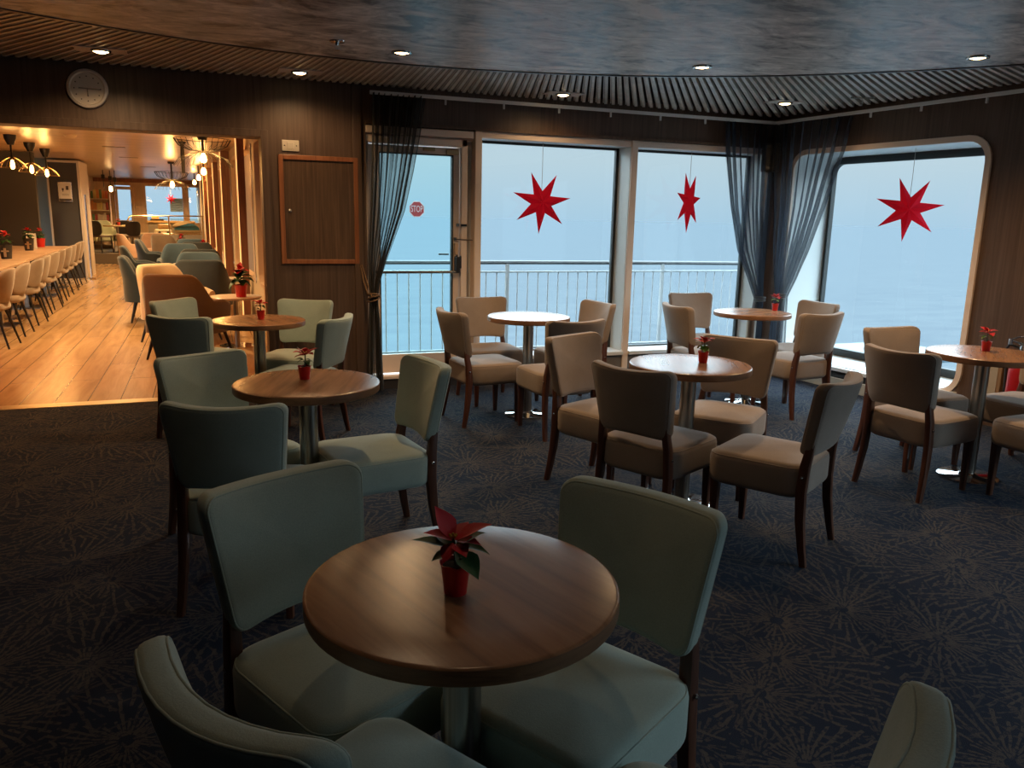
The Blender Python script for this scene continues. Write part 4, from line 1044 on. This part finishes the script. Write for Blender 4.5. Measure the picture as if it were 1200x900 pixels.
    # big double cage pendants
    for x, y, z, sc, lab in ((.03, 12.4, 2.28, 1., 'large hourglass wire cage pendant nearest the lounge'), (-.61, 19.0, 2.10, .9, 'large hourglass wire cage pendant farther down the restaurant')):
        t = thing('cage_pendant', lab, 'lamp', (x, y, 0), 0, 'hourglass cage pendants')
        MB().rod((0, 0, z), (0, 0, ZK), .018).build('stem', 'black_metal', t); MB().lathe([(.001, ZK), (.07, ZK), (.06, ZK - .04), (.001, ZK - .04)], 16).build('canopy', 'black_metal', t)
        m = MB(); rr = .38 * sc; n = 26
        for k in range(n):
            a = 2 * PI * k / n; ca, sa = math.cos(a), math.sin(a)
            m.tube([(.03 * ca, .03 * sa, z), (rr * .5 * ca, rr * .5 * sa, z + .02), (rr * .85 * ca, rr * .85 * sa, z + .08), (rr * ca, rr * sa, z + .17)], .004, 4)
            rl = .40 * sc; m.tube([(.03 * ca, .03 * sa, z), (rl * .4 * ca, rl * .4 * sa, z - .02), (rl * .8 * ca, rl * .8 * sa, z - .09), (rl * ca, rl * sa, z - .2)], .003, 4)
        m.tube([(rr * math.cos(2 * PI * k / 32), rr * math.sin(2 * PI * k / 32), z + .17) for k in range(32)], .005, 4, closed=True)
        m.build('wire_cage', 'black_metal', t)
        bulb(t, z - .02, .05)
    for k, (x, y, z) in enumerate(((.03, 16, 2.24), (-.075, 20, 2.28), (-.205, 24, 2.30))):
        t = thing('bulb_pendant', ['nearest', 'second', 'farthest'][k] + ' bare bulb pendant beside the wooden fins', 'lamp', (x, y, 0), 0, 'bare bulb pendants')
        MB().rod((0, 0, z), (0, 0, ZK), .012).build('stem', 'black_metal', t); bulb(t, z, .05)
    t = thing('pendant_rod', 'thick dark pendant rod hanging between the two cage pendants', 'lamp', (-.26, 13.4, 0)); MB().tube([(0, 0, ZK), (0, 0, 2.28), (.0, 0, 2.02)], [.02, .03, .022], 10).build('stem', 'black_metal', t, smooth=50); MB().lathe([(.001, ZK), (.06, ZK), (.05, ZK - .03), (.001, ZK - .03)], 14).build('canopy', 'black_metal', t)
    t = thing('ceiling_pendants', 'cluster of three dark pendants with glass shades over the black chairs', 'lamp', (-2.3, 24.2, 0))
    for dx, dz in ((-.15, 0), (0, -.03), (.10, -.06)):
        MB().rod((dx, dx, 2.02 + dz), (dx, dx, ZK), .01).build('stem', 'black_metal', t); MB().box(dx - .04, dx + .04, dx - .04, dx + .04, 2.25 + dz, 2.36 + dz).build('socket', 'black_metal', t)
        m = MB(); m.lathe([(.001, 1.98 + dz), (.04, 2.0 + dz), (.04, 2.06 + dz), (.001, 2.08 + dz)], 12); m.build('bulb', 'lamp_glow', t, smooth=50)
corridor_things()

def make_armchair(fab, legm='black_leg', hb=.86, ha=.60, W=.74, D=.70):
    """tub armchair: one wrapped shell, high at the back and falling to the arms"""
    t = thing('armchair', 'x', 'armchair'); N = 44; m = MB(); rings = []
    zb = .27; th = .065
    for i in range(N + 1):
        a = R(lerp(-205, 25, i / N))                       # angle round the shell; -90 = back
        e = 2.6; ca, sa = math.cos(a), math.sin(a)
        rr = (abs(ca) ** e + abs(sa) ** e) ** (-1 / e)
        back = max(0, -sa)
        k_ = min(1, max(0, (back * rr - .45) / .46)); h = lerp(ha, hb, k_ * k_ * (3 - 2 * k_))
        h = lerp(h, h - .05, max(0, sa) * 2)
        sec = []
        for (o, z) in ((0, zb), (-.02, zb), (0, lerp(zb, h, .5)), (.0, h - .03), (.012, h - .006), (.03, h), (.05, h - .008), (th, h - .035), (th + .012, lerp(zb, h, .6)), (th, zb)):
            k = (1 - o / .37); flare = 1 + .06 * (z - zb) / (h - zb)
            lean = -.05 * back * max(0, (z - .45) / .4)
            sec.append((ca * rr * W / 2 * k * flare, sa * rr * D / 2 * k * flare + lean, z))
        rings.append(sec)
    m.loft(rings, caps=True); m.build('shell', fab, t, smooth=60)
    P = rrect(W - .14, D - .12, .12, 5, 2)
    m = MB(); m.loft([[(u, v + .03, .36 + d) for u, v, d in r] for r in cushion_rings(P, W - .14, D - .12, .18, .04, .015, 0, 2)]); m.build('seat', fab, t, smooth=60)
    for sx in (-1, 1):
        for sy in (-1, 1):
            m = MB(); m.tube([(sx * .24, sy * .22, .30), (sx * .31, sy * .29, 0)], [.022, .011], 8); m.build('leg', legm, t, smooth=40)
    return t
def lounge_seats():
    protos = {}
    AG = 'tub armchairs along the window side of the restaurant'
    for fab, x, y, a, lab in (
        ('tan_fabric', -.20, 8.66, -26, 'large tan tub armchair with its back to us, nearest the carpet'),
        ('cream_fabric', -.31, 9.72, -136, 'cream tub armchair just behind the large tan one'),
        ('slate_fabric', -.10, 11.14, 2, 'grey tub armchair behind the cream one, back to us'),
        ('blue_fabric', -.69, 11.78, -88, 'dark blue tub armchair at the aisle, nearest of those facing the fins'),
        ('sky_fabric', -.12, 12.62, 178, 'blue tub armchair just beyond the grey one'),
        ('slate_fabric', -.12, 14.32, 3, 'grey tub armchair beyond the blue one, third back from the lounge'),
        ('blue_fabric', -.97, 15.1, -86, 'dark blue tub armchair at the aisle, second of those facing the fins'),
        ('sky_fabric', -.47, 16.05, 176, 'pale blue tub armchair facing us over a small bright table'),
        ('slate_fabric', -.20, 17.45, 2, 'grey tub armchair well down the row, beside the third fin'),
        ('blue_fabric', -.98, 18.5, -92, 'dark blue tub armchair at the aisle, third of those facing the fins'),
        ('sky_fabric', -.32, 19.6, 4, 'blue tub armchair farthest down the row'),
        ('tan_fabric', -.92, 22.9, -25, 'tan tub armchair far down the restaurant before the railing'),
        ('pink_fabric', -1.72, 22.9, -70, 'pinkish tub armchair at the far end of the aisle'),
        ('pink_fabric', -1.28, 23.72, 185, 'pinkish tub armchair half hidden behind its pinkish neighbour')):
        z = PF if y > 24.4 else 0
        if fab not in protos:
            o = protos[fab] = make_armchair(fab); o.location = (x, y, z); o.rotation_euler = (0, 0, R(a)); o['label'] = lab; o['group'] = AG
        else: dup(protos[fab], (x, y, z), R(a), lab, AG)
    t = thing('low_table', 'x', 'table'); m = MB(); m.lathe([(.001, .528), (.27, .528), (.275, .535), (.275, .548), (.27, .553), (.001, .553)], 40); m.build('table_top', 'white_laminate', t, smooth=40)
    MB().lathe([(.028, .012), (.028, .528)], 20).build('column', 'brushed', t, smooth=50); MB().lathe([(.001, 0), (.19, 0), (.19, .01), (.001, .014)], 32).build('base_plate', 'chrome', t, smooth=40)
    TGp = 'low pale tables between the armchairs'
    for k, (x, y, lab) in enumerate(((.27, 9.22, 'low white table with a leafy poinsettia beside the tan armchair'), (.155, 11.87, 'low pale table between grey and blue armchairs, by the first fin'), (-.29, 15.24, 'low bright table in front of the pale blue armchair'), (-.06, 18.50, 'low pale table near the third fin'), (-.56, 21.0, 'low pale table past the farthest blue armchair'), (-.54, 23.75, 'low pale table by the far railing'))):
        if k == 0: t.location = (x, y, 0); t['label'] = lab; t['group'] = TGp
        else: dup(t, (x, y, 0), 0, lab, TGp)
    rr = random.Random(5)
    def pl(loc, lab, sd, sc=1.):
        q = random.Random(sd)
        lv = ring_leaves(9, q, .115 * sc, .085 * sc, .15 * sc, (-35, 15), (.3, .6)) + ring_leaves(8, q, .10 * sc,   .075 * sc, .18 * sc, (-5, 35), (.3, .6)) + ring_leaves(6, q, .08 * sc, .065 * sc, .20 * sc, (10, 40), (.3, .5))
        br = ring_leaves(8, q, .085 * sc, .062 * sc, .22 * sc, (0, 35), (.2, .5)) + ring_leaves(6, q, .06 * sc, .048 * sc, .24 * sc, (25, 65), (.1, .3))
        poinsettia('poinsettia', lab, loc, .055 * sc, .105 * sc, .235 * sc, .2, lv, br, sd, group='poinsettias on the low tables')
    pl((.33, 9.14, .553), 'leafy poinsettia in a red pot on the low white table', 31, 1.25)
    pl((-.05, 18.5, .553), 'distant red poinsettia in front of the wooden fins', 32, 1.1)
    pl((-.57, 21.0, .553), 'distant red poinsettia past the farthest blue armchair', 33, 1.1)
    pl((-.62, 23.75, .553), 'distant red poinsettia by the far railing', 34, 1.1)
lounge_seats()

def far_end():
    z = PF
    # black chairs round a pale table
    t = thing('cafe_table', 'pale round table with black chairs on the raised floor', 'table', (-2.31, 25.2, z))
    m = MB(); m.lathe([(.001, .71), (.36, .71), (.365, .73), (.36, .75), (.001, .75)], 32); m.build('table_top', 'stool_yellow', t, smooth=40); MB().lathe([(.03, .02), (.03, .71)], 14).build('column', 'brushed', t); MB().lathe([(.001, 0), (.22, 0), (.22, .015), (.001, .02)], 20).build('base_plate', 'black_metal', t)
    poinsettia('poinsettia', 'tiny red poinsettia on the table with the black chairs', (-2.27, 25.2, z + .75), .05, .09, .17, .1, ring_leaves(6, random.Random(2), .08, .05, .12), ring_leaves(7, random.Random(3), .09, .05, .16), 41)
    c = thing('side_chair', 'x', 'chair'); P = rrect(.44, .40, .12, 4, 2)
    m = MB(); m.loft([[(u, -.22 - .06 * (v + .2) + .05 * (u / .22) ** 2 + d, .67 + v) for u, v, d in r] for r in cushion_rings(P, .44, .40, .03, .012, 0, 0, 2)]); m.build('backrest', 'black_leg', c, smooth=50)
    m = MB(); m.loft([[(u, v, .45 + d) for u, v, d in r] for r in cushion_rings(rrect(.44, .44, .08, 4, 2), .44, .44, .05, .02, .01, 0, 2)]); m.build('seat', 'tan_fabric', c, smooth=50)
    for sx in (-1, 1):
        for sy in (-1, 1): m = MB(); m.tube([(sx * .17, sy * .17, .44), (sx * .20, sy * .21, 0)], [.018, .012], 6); m.build('leg', 'black_leg', c)
    G = 'black chairs on the raised floor'
    for k, (x, y, a, lab) in enumerate(((-2.70, 24.85, -38, 'black chair facing the pale cafe table from the bookcase side'), (-1.98, 24.9, 34, 'black chair at the pale cafe table nearest the brass railing'), (-2.25, 25.9, 170, 'black chair behind the pale cafe table'))):
        if k == 0: c.location = (x, y, z); c.rotation_euler = (0, 0, R(a)); c['label'] = lab; c['group'] = G
        else: dup(c, (x, y, z), R(a), lab, G)
    o = make_armchair('green_fabric'); o.location = (-2.74, 26.5, z); o.rotation_euler = (0, 0, R(-150)); tag(o, 'pale green armchair in front of the bookcase', 'armchair')
    # bookcase with magazines
    b = thing('bookcase', 'tall bookcase full of colourful magazines at the far wall', 'bookcase', (-2.95, 27.2, z)); W = .62
    m = MB(); m.box(-W / 2, -W / 2 + .02, 0, .28, 0, 1.66); m.box(W / 2 - .02, W / 2, 0, .28, 0, 1.66); m.box(-W / 2, W / 2, .26, .28, 0, 1.66); m.build('case', 'light_frame', b)
    for k in range(5): MB().box(-W / 2 + .02, W / 2 - .02, 0, .26, .12 + k * .34, .14 + k * .34).build('shelf', 'counter_white', b)
    bk = None; r = random.Random(9)
    cols = ['red', 'yellow', 'green', 'orange', 'beige', 'dark red']
    for k in range(2, 5):
        x = -W / 2 + .03
        lv = {2: 'third shelf up', 3: 'fourth shelf up', 4: 'top shelf'}[k]
        for j in range(7):
            ci = r.randrange(6); h = r.uniform(.20, .27)
            me = MB(); me.box(0, .066, 0, .012, 0, h); me.box(.004, .062, -.001, 0, h * .7, h * .8)
            g = me.build('magazine', 'cover%d' % ci); g.location = (-2.95 + x, 27.24, z + .141 + k * .34)
            tag(g, cols[ci] + ' magazine standing in the far bookcase, ' + lv + ', ' + ['first', 'second', 'third', 'fourth', 'fifth', 'sixth', 'last'][j] + ' in its row', 'magazine', 'magazines in the far bookcase, ' + lv); x += .078
    # brass and glass partition with what stands behind it
    p = thing('partition_railing', 'brass railing with glass panels across the far end', 'railing', (0, 26.2, z))
    for x in (-1.98, -1.0, -.06): MB().rod((x, 0, 0), (x, 0, 1.02), .022, 8).build('post', 'brass', p)
    m = MB(); m.rod((-2.0, 0, 1.02), (-.02, 0, 1.04), .02); m.tube([(-2.0, 0, 1.02), (-2.06, -.03, .98), (-2.12, -.06, .86)], .022, 8); m.rod((-1.98, 0, .5), (-.06, 0, .5), .014); m.build('rail', 'brass', p, smooth=40)
    for a, bb in ((-1.94, -1.04), (-.96, -.10)): MB().box(a, bb, -.006, .006, .54, .96).build('glass_panel', 'screen_glass', p); MB().box(a, bb, -.012, .012, .06, .48).build('lower_panel', 'grey_panel', p)
    s = thing('counter', 'long tan counter below the far windows', 'counter', (0, 28.7, z)); MB().box(-1.75, -.3, 0, .5, .80, .86).build('worktop', 'counter_tan', s); MB().box(-1.72, -.32, .03, .47, 0, .80).build('counter_body', 'grey_panel', s)
    s = thing('tray', 'dark tray holding boxes on the far counter', 'tray', (-1.45, 28.75, z + .86)); MB().box(-.2, .2, 0, .2, 0, .05).build('tray_body', 'black_metal', s); MB().box(-.16, .06, .02, .15, .05, .16).build('box_stack', 'counter_tan', s)
    s = thing('play_bench', 'low cream bench with two dark round holes behind the railing', 'bench', (-1.18, 27.1, z)); MB().box(-.28, .22, -.15, .15, 0, .62).build('bench_body', 'counter_white', s, bevel=.04); MB().box(-.18, .20, -.02, .14, .62, .78).build('bench_back', 'counter_tan', s, bevel=.04)
    for x in (-.13, .11): m = MB(); m.lathe([(.04, 0), (.04, .01), (.001, .01)], 14); m.v = [(x + a, -.15 - cz, .52 + b_) for a, b_, cz in m.v]; m.build('hole', 'black_metal', s)
    s = thing('blue_canopy', 'blue and cream curved canopy behind the railing', 'canopy', (-.52, 26.7, z)); prof = [(.36 * math.cos(R(a)), .22 * math.sin(R(a))) for a in range(0, 181, 15)]
    m = MB(); m.loft([[(x, -.2, .62 + zz * .9) for x, zz in prof], [(x, .2, .62 + zz * .9) for x, zz in prof]], True, False); m.build('canopy_cover', 'blue_paint', s, smooth=50)
    m = MB(); m.loft([[(x * 1.04 - .05, yy, .66 + zz) for x, zz in prof[4:]] for yy in (-.21, .21)], True, False); m.build('canopy_edge', 'counter_white', s); MB().box(-.34, .34, -.18, .18, 0, .62).build('canopy_base', 'counter_white', s)
    s = thing('wave_poster', 'blue poster with dark wave lines in the far window', 'poster', (-.87, 29.9, 1.66)); MB().box(-.20, .20, -.008, 0, -.23, .22).build('sheet', 'poster_blue', s)
    m = MB()
    for k in range(5): m.tube([(-.17 + j * .068, -.010, -.16 + k * .075 + .018 * math.sin(j * 1.5 + k)) for j in range(6)], .006, 4)
    m.build('wave_lines', 'poster_line', s)
    make_star((-.97, 28.2, 1.83), R(0), .17, 2.36, 'small distant red star in the far window', R(2), 'red paper stars')
far_end()

# ------------------------------------------------------------------ light
SKY_K = 13.
def lights():
    w = bpy.data.worlds.new('sky'); S.world = w; w.use_nodes = True; nt = w.node_tree
    bg = nt.nodes['Background']
    tc = nt.nodes.new('ShaderNodeTexCoord'); sp = nt.nodes.new('ShaderNodeSeparateXYZ'); rp = nt.nodes.new('ShaderNodeValToRGB')
    nt.links.new(tc.outputs['Generated'], sp.inputs[0]); nt.links.new(sp.outputs[2], rp.inputs[0]); nt.links.new(rp.outputs[0], bg.inputs[0])
    e = rp.color_ramp.elements; e[0].position = 0; e[0].color = (.425, .635, .80, 1); e[1].position = .07; e[1].color = (.52, .675, .765, 1)
    mr = nt.nodes.new('ShaderNodeMapRange'); mr.interpolation_type = 'SMOOTHSTEP'      # an overcast sky, far brighter overhead than at the horizon
    mr.inputs[1].default_value = .105; mr.inputs[2].default_value = .30; mr.inputs[3].default_value = 1.; mr.inputs[4].default_value = SKY_K
    nt.links.new(sp.outputs[2], mr.inputs[0]); nt.links.new(mr.outputs[0], bg.inputs[1])
    def portal(loc, direc, sx, sy):
        l = bpy.data.lights.new('window_daylight', 'AREA'); l.shape = 'RECTANGLE'; l.size = sx; l.size_y = sy
        l.cycles.is_portal = True
        o = bpy.data.objects.new('window_daylight', l); COL.objects.link(o); o.location = loc
        o.rotation_euler = Vector(direc).to_track_quat('-Z', 'Y').to_euler()
    portal((3.68, YB + .38, 1.18), (0, -1, 0), 3.1, 2.0); portal((1.67, YB + .3, 1.1), (0, -1, 0), .75, 1.8)
    q = rw(0, .56); portal((q[0], q[1], 1.15), (-RN.x, -RN.y, 0), 1.9, 1.9)
    q = rw(-6.2, .05); portal((q[0], q[1], 1.2), (-RN.x, -RN.y, 0), 4.2, 1.8)  # portal at the added opening that is out of view
    def spot(x, y, z, e, ang=115, col=(1, .62, .30), r=.03, blend=.7):
        l = bpy.data.lights.new('lamp_light', 'SPOT'); l.energy = e; l.spot_size = R(ang); l.spot_blend = blend; l.color = col; l.shadow_soft_size = r
        o = bpy.data.objects.new('lamp_light', l); COL.objects.link(o); o.location = (x, y, z)
    for x, y, w_ in ((-.561, 5.961, 40), (.69, 6.144, 24), (2.762, 6.164, 12), (4.571, 5.684, 20)): spot(x, y, ZS - .03, w_, 158, blend=.6)
    for x, y, w_ in ((1.141, 4.89, 72), (2.937, 4.461, 75), (4.132, 3.519, 90)): spot(x, y, ZC - .025, w_, 150)
    for x, y in ((-.9, 3.4), (.6, 2.9), (.5, 1.5)): spot(x, y, ZC - .025, 5.5, 140, (1, .66, .38))  # unseen fill spots added above the near tables, without fittings
    def point(x, y, z, e, col=(1, .47, .13), r=.03):
        l = bpy.data.lights.new('bulb_light', 'POINT'); l.energy = e; l.color = col; l.shadow_soft_size = r
        o = bpy.data.objects.new('bulb_light', l); COL.objects.link(o); o.location = (x, y, z)
    for y in (13.7, 15.1, 16.45): point(-2.56, y, 1.95, 14)
    point(.03, 12.4, 2.06, 30); point(-.61, 19, 1.90, 30)
    for x, y, z in ((.03, 16, 2.08), (-.075, 20, 2.12), (-.205, 24, 2.14)): point(x, y, z, 12)
    for x, y in ((-1.2, 10.0), (-1.2, 12.6), (-1.3, 15.5), (-1.3, 18.5), (-1.4, 21.5), (-1.6, 25.2), (-1.2, 28)):
        spot(x, y, ZK - .02, 430, 150, (1, .62, .27), .08)  # fill spots added along the restaurant aisle, with no fittings
    for x, y in ((-1.5, 7.7), (-.3, 7.9), (-2.3, 8.6)): spot(x, y, ZK - .02, 70, 150, (1, .27, .03), .08)  # orange fill spots added just past the opening, without fittings
lights()

S.render.engine = 'CYCLES'
S.view_settings.view_transform = 'Standard'; S.view_settings.look = 'None'; S.view_settings.gamma = 1; S.view_settings.exposure = 0
S.view_settings.use_curve_mapping = False
cy = S.cycles
cy.max_bounces = 8; cy.diffuse_bounces = 4; cy.glossy_bounces = 3; cy.transparent_max_bounces = 16; cy.transmission_bounces = 4
cy.use_denoising = True; cy.sample_clamp_indirect = 4; cy.caustics_reflective = False; cy.caustics_refractive = False
